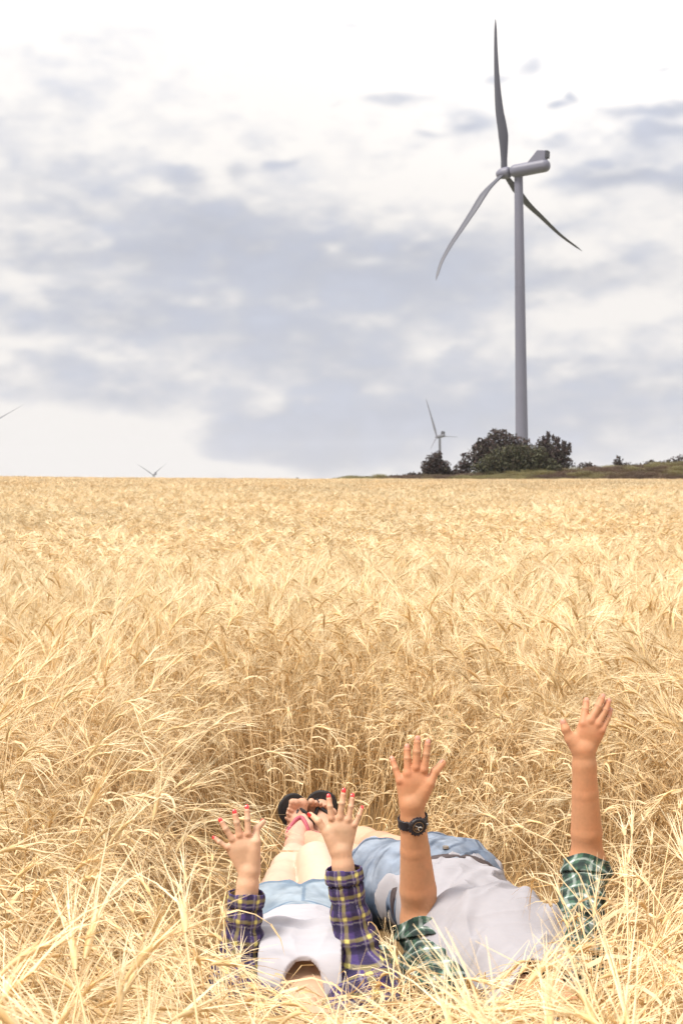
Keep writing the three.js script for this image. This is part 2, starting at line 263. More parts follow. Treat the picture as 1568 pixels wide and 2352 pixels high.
function skin(prims, h, { grow = 0, post = null, color, margin = .03, box = null } = {}) {
  const lo = V(1e9, 1e9, 1e9), hi = V(-1e9, -1e9, -1e9);
  for (const p of prims) { lo.min(p.lo); hi.max(p.hi); }
  lo.subScalar(grow + h * 3); hi.addScalar(grow + h * 3);
  if (box) { lo.max(box[0]); hi.min(box[1]); }
  const n = [0, 1, 2].map((i) => Math.ceil((hi.getComponent(i) - lo.getComponent(i)) / h) + 1), [nx, ny, nz] = n, F = new Float32Array(nx * ny * nz).fill(1);
  for (const p of prims) {
    const m = grow + margin + p.k, r = [0, 1, 2].map((i) => [Math.max(0, Math.floor((p.lo.getComponent(i) - m - lo.getComponent(i)) / h)), Math.min(n[i] - 1, Math.ceil((p.hi.getComponent(i) + m - lo.getComponent(i)) / h))]);
    for (let k = r[2][0]; k <= r[2][1]; k++) for (let j = r[1][0]; j <= r[1][1]; j++) { let o = (k * ny + j) * nx + r[0][0]; for (let i = r[0][0]; i <= r[0][1]; i++, o++) {
      const d = p.d(lo.x + i * h, lo.y + j * h, lo.z + k * h), f = F[o], g = p.k - Math.abs(f - d);
      F[o] = Math.min(f, d) - (g > 0 ? g * g / (4 * p.k) : 0);
    } }
  }
  for (let k = 0, o = 0; k < nz; k++) for (let j = 0; j < ny; j++) for (let i = 0; i < nx; i++, o++) { let f = F[o] - grow; if (post && f < .06) f = post(f, lo.x + i * h, lo.y + j * h, lo.z + k * h); F[o] = f; }
  const at = new Int32Array(nx * ny * nz).fill(-1), pos = [], nor = [], idx = [];
  const step = [1, nx, nx * ny], corner = []; for (let c = 0; c < 8; c++) corner.push((c & 1) + ((c >> 1) & 1) * nx + ((c >> 2) & 1) * nx * ny);
  const edges = []; for (let a = 0; a < 8; a++) for (const b of [1, 2, 4]) if (!(a & b)) edges.push([a, a | b]);
  for (let k = 0; k < nz - 1; k++) for (let j = 0; j < ny - 1; j++) for (let i = 0; i < nx - 1; i++) {
    const o = (k * ny + j) * nx + i; let mask = 0; for (let c = 0; c < 8; c++) if (F[o + corner[c]] < 0) mask |= 1 << c;
    if (mask === 0 || mask === 255) continue;
    let x = 0, y = 0, z = 0, m = 0;
    for (const [a, b] of edges) { const fa = F[o + corner[a]], fb = F[o + corner[b]]; if ((fa < 0) === (fb < 0)) continue; const t = fa / (fa - fb); x += mix(a & 1, b & 1, t); y += mix(a >> 1 & 1, b >> 1 & 1, t); z += mix(a >> 2 & 1, b >> 2 & 1, t); m++; }
    at[o] = pos.length / 3; pos.push(lo.x + (i + x / m) * h, lo.y + (j + y / m) * h, lo.z + (k + z / m) * h);
    const g = (s) => { let v = 0; for (let c = 0; c < 8; c++) v += (c & s ? 1 : -1) * F[o + corner[c]]; return v; }, gx = g(1), gy = g(2), gz = g(4), l = Math.hypot(gx, gy, gz) || 1; nor.push(gx / l, gy / l, gz / l);
  }
  for (let k = 1; k < nz - 1; k++) for (let j = 1; j < ny - 1; j++) for (let i = 1; i < nx - 1; i++) {
    const o = (k * ny + j) * nx + i, f = F[o] < 0;
    for (let ax = 0; ax < 3; ax++) { if (f === (F[o + step[ax]] < 0)) continue; const u = step[(ax + 1) % 3], v = step[(ax + 2) % 3], a = at[o], b = at[o - u], c = at[o - u - v], e = at[o - v]; if (a < 0 || b < 0 || c < 0 || e < 0) continue; if (f) idx.push(a, b, c, a, c, e); else idx.push(a, c, b, a, e, c); }
  }
  const col = new Float32Array(pos.length); const p = V(0, 0, 0), q = V(0, 0, 0);
  for (let i = 0; i < pos.length; i += 3) { const c = color(p.set(pos[i], pos[i + 1], pos[i + 2]), q.set(nor[i], nor[i + 1], nor[i + 2])); col[i] = c[0]; col[i + 1] = c[1]; col[i + 2] = c[2]; }
  const g = new THREE.BufferGeometry(); g.setAttribute('position', new THREE.Float32BufferAttribute(pos, 3)); g.setAttribute('normal', new THREE.Float32BufferAttribute(nor, 3)); g.setAttribute('color', new THREE.BufferAttribute(col, 3)); g.setIndex(idx); return g;
}
const FAR = V(0, 0, 1);                                               // direction towards the camera: the backs of the raised hands face it
// a raised hand seen from its back: wrist [left, right], knuckles and finger tips (index to little), thumb [base, joint, tip]; photo points at distance d
function hand(o) {
  const prims = [], nails = [], creases = [], at = (p, dz = 0) => P(p[0], p[1], o.d + (p[2] || 0) + dz), fr = o.fr, wristC = at([(o.wrist[0][0] + o.wrist[1][0]) / 2, (o.wrist[0][1] + o.wrist[1][1]) / 2]);
  const wr = o.wrist.map((p) => at(p));
  o.knuckles.forEach((kn, i) => {
    const K = at(kn), T = at(o.tips[i], o.curl[i]), dir = sub(T, K), f = fr * [1, 1.04, .98, .84][i];
    const lift = FAR.clone().addScaledVector(dir, -FAR.dot(dir) / dir.lengthSq()).normalize();
    const pip = K.clone().addScaledVector(dir, .46).addScaledVector(lift, o.arch), dip = K.clone().addScaledVector(dir, .75).addScaledVector(lift, o.arch * .8);
    const end = T.clone().addScaledVector(sub(T, dip).normalize(), -f * .72);
    const root = wr[0].clone().lerp(wr[1], o.thumbLeft ? mix(.22, .82, i / 3) : mix(.78, .18, i / 3));
    prims.push(capsule(root, K.clone().addScaledVector(lift, -.004), fr * 1.35, f * 1.06, .010, FAR, .86));
    prims.push(capsule(K, pip, f * 1.02, f * .93, .003), capsule(pip, dip, f * .95, f * .84, .0025), capsule(dip, end, f * .85, f * .72, .0025));
    creases.push([pip, sub(dip, K).normalize(), f * 1.5], [dip, sub(end, pip).normalize(), f * 1.4]);
    prims.push(capsule(K.clone().addScaledVector(lift, f * .10), K.clone().addScaledVector(lift, f * .10), f * .92, f * .92, .004), capsule(pip.clone().addScaledVector(lift, f * .06), pip.clone().addScaledVector(lift, f * .06), f * .93, f * .93, .002));
    const fd = sub(end, dip).normalize(); nails.push({ p: end.clone().addScaledVector(fd, -f * .28), fd, n: FAR.clone().addScaledVector(fd, -FAR.dot(fd)).normalize(), w: f * .66, l: f * .90, up: f * .58 });
  });
  const K = o.knuckles.map((k) => at(k)), mid = K[0].clone().add(K[3]).multiplyScalar(.5);
  prims.push(capsule(wristC.clone().lerp(mid, .3), wristC.clone().lerp(mid, .72), fr * 2.2, fr * 2.7, .016, FAR, .5));
  for (let i = 0; i < 3; i++) { const w = K[i].clone().lerp(K[i + 1], .5), c = w.clone().lerp(wristC, .12).addScaledVector(FAR, -.004); prims.push(capsule(c, c.clone().lerp(wristC, .3), fr * .8, fr * 1.05, .01, FAR, .8)); }
  const [tb, tj, tt] = o.thumb.map((p) => at(p)), tr = fr * 1.14;
  const cmc = wr[o.thumbLeft ? 0 : 1].clone().lerp(wristC, .22).lerp(mid, .10);
  const te = tt.clone().addScaledVector(sub(tt, tj).normalize(), -tr * .7);
  prims.push(capsule(cmc, tb, tr * 1.45, tr * 1.2, .014), capsule(cmc.clone().lerp(wristC, .4), tb.clone().lerp(wristC, .3), tr * 1.25, tr * 1.1, .014), capsule(tb, tj, tr * 1.08, tr * .95, .006), capsule(tj, te, tr * .98, tr * .74, .004), capsule(tb.clone().lerp(K[0], .30).lerp(wristC, .2), K[0].clone().lerp(wristC, .35), fr * .8, fr * .9, .016, FAR, .7));
  const fd = sub(te, tj).normalize(), tn = (o.thumbNail || FAR).clone(); nails.push({ p: te.clone().addScaledVector(fd, -tr * .2), fd, n: tn.addScaledVector(fd, -tn.dot(fd)).normalize(), w: tr * .68, l: tr * .92, up: tr * .56 });
  return { prims, nails, creases, wristC };
}
function forearm(elbow, wrist, re, rm, rw, flatDir) {
  const m1 = elbow.clone().lerp(wrist, .28), m2 = elbow.clone().lerp(wrist, .62), m3 = elbow.clone().lerp(wrist, .86);
  const r2 = mix(rm, rw, .55); return [capsule(elbow, m1, re, rm, .004), capsule(m1, m2, rm, r2, .004), capsule(m2, m3, r2, rw * 1.06, .004), capsule(m3, wrist, rw * 1.06, rw, .008, FAR, .84)];
}
function nailGeo(n) {
  const g = new THREE.SphereGeometry(1, 14, 10); g.scale(n.w, n.l, n.w * .42);
  const s = n.fd.clone().cross(n.n).normalize();
  return g.applyMatrix4(new THREE.Matrix4().makeBasis(s, n.fd, n.n).setPosition(n.p.clone().addScaledVector(n.n, n.up)));
}
// lying on the back: crown towards the camera, face up
function head(c, r, chin, neck, rn) {
  const up = V(0, 1, 0), out = V(0, 0, 1), q = (x, y, z) => c.clone().add(V(x * r, y * r, z * r));
  return [capsule(q(0, -.1, .25), q(0, .1, -.1), r, r * .92, .03, V(1, 0, 0), .80), capsule(q(0, .25, -.35), q(0, .42, -.78), r * .62, r * .36, .04), capsule(q(0, .50, -.93), q(0, .52, -.95), r * .22, r * .22, .03), capsule(q(0, .98, -.12), q(0, 1.17, -.38), r * .09, r * .15, .02), capsule(q(-.1, 1.06, -.40), q(.1, 1.06, -.40), r * .11, r * .11, .015),
    capsule(q(-.34, .86, -.02), q(.34, .86, -.02), r * .16, r * .16, .03), capsule(q(-.42, .68, -.3), q(-.36, .6, -.4), r * .2, r * .18, .03), capsule(q(.42, .68, -.3), q(.36, .6, -.4), r * .2, r * .18, .03), capsule(q(-.15, .93, -.64), q(.15, .93, -.64), r * .09, r * .09, .02), capsule(q(-.12, .90, -.72), q(.12, .90, -.72), r * .08, r * .08, .015),
    capsule(q(-.82, .05, .0), q(-.86, .15, -.25), r * .2, r * .12, .012, V(1, 0, 0), .4), capsule(q(.82, .05, .0), q(.86, .15, -.25), r * .2, r * .12, .012, V(1, 0, 0), .4), capsule(q(0, -.05, -.4), neck, rn, rn * 1.05, .04)];
}
function faceParts(c, r, parent, hairMat, long, seed) {
  const white = std(.75, .72, .68, .3), iris = std(.12, .07, .035, .25), brow = hairMat, lip = std(.50, .20, .17, .5);
  for (const s of [-1, 1]) {
    part('eye', new THREE.SphereGeometry(r * .13, 14, 10).translate(c.x + s * r * .33, c.y + r * .80, c.z - r * .13), white, parent);
    part('iris', new THREE.SphereGeometry(r * .065, 12, 8).translate(c.x + s * r * .33, c.y + r * .88, c.z - r * .14), iris, parent);
    part('eyebrow', new THREE.CapsuleGeometry(r * .035, r * .3, 3, 8).rotateZ(Math.PI / 2).rotateY(s * .15).translate(c.x + s * r * .35, c.y + r * .98, c.z + r * .06), brow, parent);
  }
  part('lips', new THREE.CapsuleGeometry(r * .06, r * .28, 4, 10).rotateZ(Math.PI / 2).translate(c.x, c.y + r * .985, c.z - r * .68), lip, parent);
  const list = [capsule(V(c.x, c.y - r * .12, c.z + r * .42), V(c.x, c.y + r * .12, c.z + r * .36), r * 1.0, r * .84, .03, V(1, 0, 0), .84), capsule(V(c.x, c.y - r * .5, c.z - r * .1), V(c.x, c.y - r * .3, c.z + r * .4), r * .85, r * .9, .03, V(1, 0, 0), .9)];
  if (long) list.push(capsule(V(c.x, c.y - r * .6, c.z + r * .6), V(c.x + r * .8, .03, c.z + r * 2.4), r * .7, r * .3, .04, V(0, 1, 0), .4), capsule(V(c.x - r * .5, c.y - r * .5, c.z + r * .3), V(c.x - r * 1.3, .03, c.z + r * 1.6), r * .5, r * .2, .04, V(0, 1, 0), .5));
  return list;
}
function foot(ankle, heel, ball, bigToe, littleToe, wide, instep) {   // instep: direction the top of the foot faces
  const prims = [capsule(heel, ankle, .033, .036, .02), capsule(ankle, ball, .036, .028, .02, instep, .75), capsule(heel, ball.clone().addScaledVector(instep, -.014), .032, .034, .02, instep, .6)];
  const across = sub(bigToe, littleToe).normalize(), along = sub(ball, heel).normalize();
  prims.push(capsule(ball.clone().addScaledVector(across, wide * .5), ball.clone().addScaledVector(across, -wide * .5).addScaledVector(along, -.012), .021, .018, .02, instep, .8));
  for (let i = 0; i < 5; i++) { const t = i / 4, tip = bigToe.clone().lerp(littleToe, t).addScaledVector(along, -.012 * t * t), root = ball.clone().addScaledVector(across, wide * (.52 - t * 1.02)).addScaledVector(along, -.012 * t); const r = i ? .0085 - .0008 * i : .0125; prims.push(capsule(root, tip.clone().lerp(root, .3).addScaledVector(instep, .004), r * 1.15, r, .008), capsule(tip.clone().lerp(root, .3).addScaledVector(instep, .004), tip, r, r * .98, .003)); }
  return prims;
}
function flipFlop(parent, heel, toe, instep, across, half, mats, label) {
  BODIES.push({ p: capsule(heel, toe.clone().addScaledVector(sub(toe, heel), .1), half, half * 1.15, .01), grow: .0 });
  // foot-shaped sole behind the foot, raised rim, and a thong strap in a V over the instep
  const along = sub(toe, heel), L = along.length(), g = new THREE.Group(); g.name = 'flip_flop'; parent.add(g); if (label) g.userData.label = label;
  along.normalize(); const ac = across.clone().addScaledVector(along, -across.dot(along)).normalize(), up = along.clone().cross(ac).normalize(); if (up.dot(instep) < 0) up.negate();
  const sh = new THREE.Shape(), pt = (s, w) => new THREE.Vector2(w * half, s * L);
  const outline = [[-.10, 0], [-.07, .5], [.10, .78], [.35, .74], [.6, .92], [.78, 1.06], [.95, .88], [1.05, .36]].map((p) => pt(...p)), back = [[1.045, -.22], [.95, -.80], [.78, -1.04], [.6, -1.0], [.35, -.78], [.10, -.78], [-.07, -.5], [-.10, 0]].map((p) => pt(...p));
  sh.moveTo(outline[0].x, outline[0].y); sh.splineThru(outline.slice(1).concat(back));
  const geo = new THREE.ExtrudeGeometry(sh, { depth: .012, bevelEnabled: true, bevelThickness: .004, bevelSize: .004, bevelSegments: 2, curveSegments: 40 }).translate(0, 0, -.012);
  const m = new THREE.Matrix4().makeBasis(ac, along, ac.clone().cross(along)).setPosition(heel.clone().addScaledVector(up, -.030));
  part('sole', geo.applyMatrix4(m), mats[0], g);
  const at = (s, w, h) => heel.clone().addScaledVector(along, s * L).addScaledVector(ac, w * half).addScaledVector(up, h);
  for (const s of [-1, 1]) {
    const c = new THREE.CatmullRomCurve3([at(.90, .25, -.02), at(.84, .22, .030), at(.70, s * .38 + .1, .046), at(.50, s * .82, .034), at(.30, s * .95, -.022)]);
    const tg = new THREE.TubeGeometry(c, 18, .0072, 7); part('strap', tg, mats[1], g);
  }
  return g;
}
function plaid(u, v, pal, pu, pv) {
  const w = (t, c, h) => { const f = t - Math.floor(t); return 1 - smooth(h * .8, h * 1.15, Math.abs(f - c)); };
  const U = u / pu, W = v / pv;
  let c = pal.base.slice();
  const add = (col, a) => { c = [mix(c[0], col[0], a), mix(c[1], col[1], a), mix(c[2], col[2], a)]; };
  add(pal.dark, .75 * w(U, .75, .16)); add(pal.dark, .75 * w(W, .75, .16));
  add(pal.line, .5 * w(U, .28, .10)); add(pal.line, .5 * w(W, .28, .09));
  const x = w(U, .28, .10) * w(W, .28, .09); add(pal.cross, x);
  add(pal.thin, .5 * w(U, .52, .03)); add(pal.thin, .5 * w(W, .52, .03));
  return c;
}
function sleeveMap(a, b, ref) { const ax = sub(b, a).normalize(), e = ref.clone().addScaledVector(ax, -ref.dot(ax)).normalize(), f = ax.clone().cross(e), v = V(0, 0, 0); return (p) => { v.copy(p).sub(a); const t = v.dot(ax), x = v.dot(e), y = v.dot(f); return [Math.atan2(y, x) * .055, t]; }; }
const fabric = (rough = .9) => new THREE.MeshStandardMaterial({ color: 0xffffff, roughness: rough, vertexColors: true });
const cloth = new THREE.MeshPhysicalMaterial({ color: 0xffffff, roughness: .92, vertexColors: true, sheen: .3, sheenRoughness: .8 });
const skinMat = new THREE.MeshPhysicalMaterial({ color: 0xffffff, roughness: .62, vertexColors: true, sheen: .1, sheenColor: new THREE.Color().setRGB(.9, .5, .4), sheenRoughness: .6 });
function skinTone(base, red, creases = []) {
  return (p, n, k = 1) => { for (const [c, d, r] of creases) { const x = p.x - c.x, y = p.y - c.y, z = p.z - c.z; if (x * x + y * y + z * z < r * r) { const t = Math.abs(x * d.x + y * d.y + z * d.z); k *= 1 - .30 * (1 - smooth(.0006, .0026, t)); } } const a = fbm(p.x * 28, p.y * 28, p.z * 28, 3), b = noise3(p.x * 160, p.y * 160, p.z * 160), c = noise3(p.x * 420, p.y * 90, p.z * 420), g = (.80 + .26 * a + .10 * b + .07 * c) * k, m = red(p) * .8 + .5 * (a - .5); return [base[0] * g * (1 + .04 * m), base[1] * g * (1 - .26 * m), base[2] * g * (1 - .30 * m)]; };
}

// ------------------------------------------------------------------ the woman: white tank top, open purple plaid shirt, pale denim shorts
{
  const wo = thing('person', 'woman lying in barley in white tank top and purple plaid shirt, both hands raised', 'person', null, null);
  const hip = P(690, 2075, 4.0), waist = P(693, 2130, 3.72), chest = P(700, 2192, 3.50), neck = P(703, 2285, 3.20); hip.y = .095; waist.y = .105; chest.y = .108; neck.y = .10;
  const side = V(1, 0, 0), upv = V(0, 1, 0);
  const hL = hip.clone().add(V(-.088, -.005, -.03)), hR = hip.clone().add(V(.088, -.005, -.03));
  const kL = P(652, 2020, 4.43), kR = P(726, 1990, 4.42), aL = P(681, 1950, 4.83), aR = P(705, 1960, 4.80); kL.y = .090; kR.y = .152; aL.y = .095; aR.y = .06;
  const torso = [capsule(chest.clone().add(V(-.055, 0, 0)), chest.clone().add(V(.055, 0, 0)), .105, .105, .05, upv, .92), capsule(chest, waist, .125, .118, .05, upv, .76), capsule(waist, hip, .118, .130, .05, upv, .72), capsule(hL, hR, .084, .084, .05), capsule(chest.clone().add(V(-.07, .058, -.03)), chest.clone().add(V(-.06, .055, -.03)), .056, .056, .04), capsule(chest.clone().add(V(.07, .058, -.03)), chest.clone().add(V(.06, .055, -.03)), .056, .056, .04)];
  const shL = chest.clone().add(V(-.165, -.005, .13)), shR = chest.clone().add(V(.165, -.005, .13));
  const shoulders = [capsule(shL, shR, .052, .052, .05), capsule(chest.clone().add(V(0, -.04, .05)), neck.clone().add(V(0, -.02, 0)), .075, .048, .05, upv, .8)];
  const legs = [capsule(hL, kL, .083, .058, .010), capsule(hR, kR, .083, .060, .010), capsule(kL, kL.clone().lerp(aL, .3), .056, .054, .02), capsule(kL.clone().lerp(aL, .3), aL, .054, .034, .02), capsule(kR, kR.clone().lerp(aR, .3), .056, .053, .02), capsule(kR.clone().lerp(aR, .3), aR, .053, .034, .02)];
  // feet, ankles crossed, in pink thong sandals
  const instepL = V(0, .72, .69).normalize(), ballL = P(686, 1902, 4.93), heelL = aL.clone().add(V(.005, -.05, -.03));
  const footL = foot(aL, heelL, ballL, P(697, 1876, 4.98), P(668, 1884, 4.97), .062, instepL);
  const instepR = V(.75, .5, .42).normalize(), ballR = P(722, 1930, 4.93), heelR = aR.clone().add(V(-.01, -.045, -.02));
  const footR = foot(aR, heelR, ballR, P(727, 1916, 4.97), P(740, 1930, 4.95), .05, instepR);
  // arms: elbows on the ground beside the chest, forearms upright
  const fL = { d: 3.46, fr: .0079, thumbLeft: false, wrist: [[551, 2004], [593, 2002]], knuckles: [[570, 1914], [550, 1917], [533, 1926], [522, 1946]], tips: [[567.5, 1848], [538, 1858], [504, 1878], [489.5, 1921]], curl: [.02, .01, .01, .015], arch: .005, thumb: [[588, 1934], [589, 1904, .02], [609, 1883, .03]], thumbNail: V(-.8, .5, -.45) };
  const fR = { d: 3.47, fr: .0079, thumbLeft: true, wrist: [[761, 1956], [804, 1956]], knuckles: [[761, 1879], [781, 1876], [800, 1881], [815, 1894]], tips: [[754, 1823], [790, 1809], [810, 1822], [832, 1851]], curl: [.015, .01, .02, .02], arch: .005, thumb: [[749, 1912], [731, 1886, .0], [709, 1867, .02]], thumbNail: V(-.3, -.2, .9) };
  const HL = hand(fL), HR = hand(fR);
  const eL = P(549, 2225, 3.45), eR = P(818, 2190, 3.47), rw = .0245;
  const armL = [...forearm(eL, HL.wristC, .040, .040, rw), capsule(eL, shL, .041, .048, .03)], armR = [...forearm(eR, HR.wristC, .040, .040, rw), capsule(eR, shR, .041, .048, .03)];
  const hc = neck.clone().add(V(.01, .0, .20)); hc.y = .115;
  const headP = head(hc, .094, 0, neck, .05);
  const tips = [...fL.tips, ...fR.tips].map((t) => P(t[0], t[1], 3.47)), kn = [...fL.knuckles, ...fR.knuckles].map((t) => P(t[0], t[1], 3.46));
  const redAt = (p) => { let m = 0; for (const t of tips) m = Math.max(m, 1 - p.distanceTo(t) / .03); for (const t of kn) m = Math.max(m, .5 * (1 - p.distanceTo(t) / .022)); return Math.max(0, m); };
  const handTone = skinTone([.60, .365, .235], redAt, [...HL.creases, ...HR.creases]), legTone = skinTone([.60, .43, .325], (p) => (p.z < -4.72 ? .9 : 0));
  const tone = (p, n) => { const t = smooth(-3.75, -3.95, p.z); const a = handTone(p, n), b = legTone(p, n); return lerpC3(a, b, t); };
  const big = [...slimmer(torso, .014), ...shoulders, ...legs, ...headP];
  const geos = [skin(big, .0085, { color: tone, post: (f, x, y, z) => Math.max(f, -y + .004) }), skin([...footL, ...footR, capsule(aL, aL.clone().lerp(kL, .2), .034, .036, .02), capsule(aR, aR.clone().lerp(kR, .2), .034, .036, .02)], .004, { color: tone }), skin([...HL.prims, ...armL], .0029, { color: tone }), skin([...HR.prims, ...armR], .0029, { color: tone })];
  part('body', mergeGeometries(geos), skinMat, wo);
  const red = new THREE.MeshPhysicalMaterial({ color: new THREE.Color().setRGB(.72, .02, .022), roughness: .25, clearcoat: .7 });
  for (const n of [...HL.nails, ...HR.nails]) part('fingernail', nailGeo(n), red, wo);
  const hairMat = std(.10, .055, .03, .6);
  part('hair', skin(faceParts(hc, .094, wo, hairMat, true, 1), .006, { color: (p) => { const s = .7 + .7 * noise3(p.x * 260, p.y * 220, p.z * 30); return [.13 * s, .07 * s, .035 * s]; }, post: (f, x, y, z) => Math.max(f + .004 * (noise3(x * 240, y * 200, z * 25) - .5), -y + .004, y - (hc.y + .075 + .3 * Math.max(0, z - hc.z))) }), fabric(.5), wo);
  // tank top: a shell over the torso, scooped neckline lifted off the chest, soft folds across
  const tankTorso = [...torso, capsule(chest.clone().add(V(-.06, .02, .10)), chest.clone().add(V(.06, .02, .10)), .075, .075, .05), capsule(chest.clone().add(V(-.10, .035, .10)), chest.clone().add(V(-.075, .03, -.02)), .05, .085, .05), capsule(chest.clone().add(V(.10, .035, .10)), chest.clone().add(V(.075, .03, -.02)), .05, .085, .05)];
  const neckZ = chest.z + .085, hemZ = P(690, 2097, 3.80).z;
  part('tank_top', skin(tankTorso, .005, { grow: .010, color: (p) => { const s = .95 + .06 * fbm(p.x * 60, p.y * 60, p.z * 60, 2); return [.43 * s, .415 * s, .445 * s]; }, post: (f, x, y, z) => {
    const dx = (x - chest.x), r1 = 1 - Math.abs(2 * noise3(x * 12 + 2 * z, y * 5, z * 24 + 9) - 1), crease = .0045 * Math.pow(r1, 3), fold = crease + .0085 * Math.sin((z + .35 * dx * dx * 4) * 105 + 3 * noise3(x * 9, 1, z * 9)) * noise3(x * 6, 2, z * 14) + .007 * (fbm(x * 12, y * 12, z * 26, 3) - .5);
    f -= fold + .003;
    const scoop = z - (neckZ + .055 + .14 * Math.pow(Math.abs(dx) / .085, 2.2)), arm = Math.abs(dx + .008) - mix(.24, .100, smooth(-3.62, -3.47, z)), end = Math.max(hemZ + .012 * Math.cos(dx * 16) - .01 - z, y < .02 ? .02 - y : -1);
    return Math.max(f, -(f + .013), y > .07 ? scoop : z - neckZ - .10, arm, end, z - (neckZ + .20));
  } }), cloth, wo);
  // shorts: pale washed denim with a waistband and turned hems
  const thighs = [capsule(hL, kL, .088, .064, .012), capsule(hR, kR, .088, .064, .012)];
  const legCut = (x, z) => -4.085 + .055 * Math.min(2, ((Math.abs(x - hip.x) - .09) / .07) ** 2);
  const waistZ = P(690, 2112, 3.80).z;
  const shorts = part('shorts', skin([...torso.slice(1, 4), ...thighs], .005, { grow: .012, color: (p) => { const s = .66 + .62 * fbm(p.x * 44, p.y * 44, p.z * 44, 4), e = Math.abs(p.z - legCut(p.x, p.z)), seam = 1 - smooth(.010, .016, Math.abs(e - .020)), w = 1 - smooth(.004, .008, Math.abs(p.z - waistZ + .036)), fade = noise3(p.x * 14, 1, p.z * 14); const fly = (1 - smooth(.002, .005, Math.abs(p.x - hip.x - .012))) * (p.z < waistZ - .03 ? .6 : 0), d = Math.max(seam * .6, w * .75, fly, .45 * smooth(.5, .8, fade)); return [mix(.29, .06, d) * s, mix(.345, .125, d) * s, mix(.40, .21, d) * s]; }, post: (f, x, y, z) => {
    f -= .006 * (fbm(x * 16, y * 16, z * 16, 3) - .5) + .003 * Math.sin(z * 90 + Math.abs(x - hip.x) * 60) * smooth(.08, .02, Math.abs(x - hip.x)); const cut = legCut(x, z), hem = z < cut + .022 ? .003 : 0;
    return Math.max(f - hem, -(f + .013), cut - z, z - waistZ);
  } }), cloth, wo);
  part('button', new THREE.CylinderGeometry(.008, .008, .004, 14).translate(hip.x, .198, waistZ - .018), std(.35, .33, .3, .4, { metalness: .8 }), shorts);
  // plaid sleeves down to the wrists, and the shirt body spread on either side
  const pal = { base: [.060, .036, .145], dark: [.016, .011, .040], line: [.34, .29, .075], cross: [.70, .62, .19], thin: [.30, .28, .30] };
  const cuffL = HL.wristC.clone().lerp(eL, .20), cuffR = HR.wristC.clone().lerp(eR, .155);
  const mapL = sleeveMap(cuffL, eL, V(0, 0, -1)), mapR = sleeveMap(cuffR, eR, V(0, 0, -1)), umL = sleeveMap(eL, shL, V(0, -1, 0)), umR = sleeveMap(eR, shR, V(0, -1, 0));
  const slv = [];
  for (const [e, w, sh, cuff, m, um] of [[eL, HL.wristC, shL, cuffL, mapL, umL], [eR, HR.wristC, shR, cuffR, mapR, umR]]) {
    const ax = sub(e, w).normalize(), c0 = ax.dot(cuff);
    const wide = [capsule(w.clone().lerp(e, .05), w.clone().lerp(e, .25), .031, .035, .02), capsule(w.clone().lerp(e, .25), w.clone().lerp(e, .8), .036, .047, .02), capsule(w.clone().lerp(e, .8), e, .047, .05, .02), capsule(e, sh, .05, .068, .03), capsule(sh, V(mix(chest.x, sh.x, .70), sh.y + .01, sh.z - .10), .068, .062, .04), capsule(sh, V(mix(chest.x, sh.x, .62), sh.y, sh.z + .06), .062, .055, .04)];
    slv.push(skin(wide, .003, { grow: .004, color: (p) => { const t = sub(p, e).dot(ax); const [u, v] = t < .0 ? m(p) : um(p); const s = .85 + .3 * fbm(p.x * 90, p.y * 90, p.z * 90, 2); return plaid(u, v, pal, .058, .050).map((x) => x * s); }, post: (f, x, y, z) => {
      const t = ax.x * x + ax.y * y + ax.z * z - c0;
      f -= .0055 * (fbm(x * 30, y * 30, z * 30, 3) - .5) * 1.6 + .003 * Math.sin(t * 105 + 5 * noise3(x * 18, y * 18, z * 18)) * smooth(.03, .08, t) + (t < .042 && t > .036 ? -.003 : 0) + (t < .036 ? .0022 : 0);
      return Math.max(f, -(f + .005), -t + .004 * Math.sin(x * 60), -y + .004);
    } }));
  }
  for (const s of [-1, 1]) slv.push(skin([capsule(V(chest.x + s * .10, .05, chest.z + .05), V(hip.x + s * .18, .03, waist.z - .06), .075, .055, .04, V(0, 1, 0), .5), capsule(V(chest.x + s * .2, .04, chest.z), V(waist.x + s * .21, .03, waist.z), .05, .05, .03, V(0, 1, 0), .5)], .006, { color: (p) => plaid(p.x * 1.0, p.z, pal, .058, .05), post: (f, x, y, z) => Math.max(f - .012 * (fbm(x * 14, y * 14, z * 14, 3) - .5), -y + .003) }));
  part('plaid_shirt', mergeGeometries(slv), cloth, wo);
  const pinkSole = std(.20, .05, .075, .75), pink = std(.46, .10, .14, .6);
  flipFlop(wo, heelL, P(686, 1874, 5.0), instepL, V(1, 0, 0), .042, [pinkSole, pink], 'pink thong sandal on the upper crossed foot');
  flipFlop(wo, heelR, P(733, 1918, 4.98), instepR, sub(P(727, 1916, 4.97), P(740, 1930, 4.95)), .04, [pinkSole, pink], 'pink thong sandal on the foot tucked behind');
  for (const p of [...torso, ...legs, ...footL, ...footR, ...armL, ...armR, ...HL.prims, ...HR.prims]) BODIES.push({ p, grow: .014 });
  for (const p of [...shoulders, ...headP]) BODIES.push({ p, grow: .01, hidden: true });
}
function lerpC3(a, b, t) { return [mix(a[0], b[0], t), mix(a[1], b[1], t), mix(a[2], b[2], t)]; }

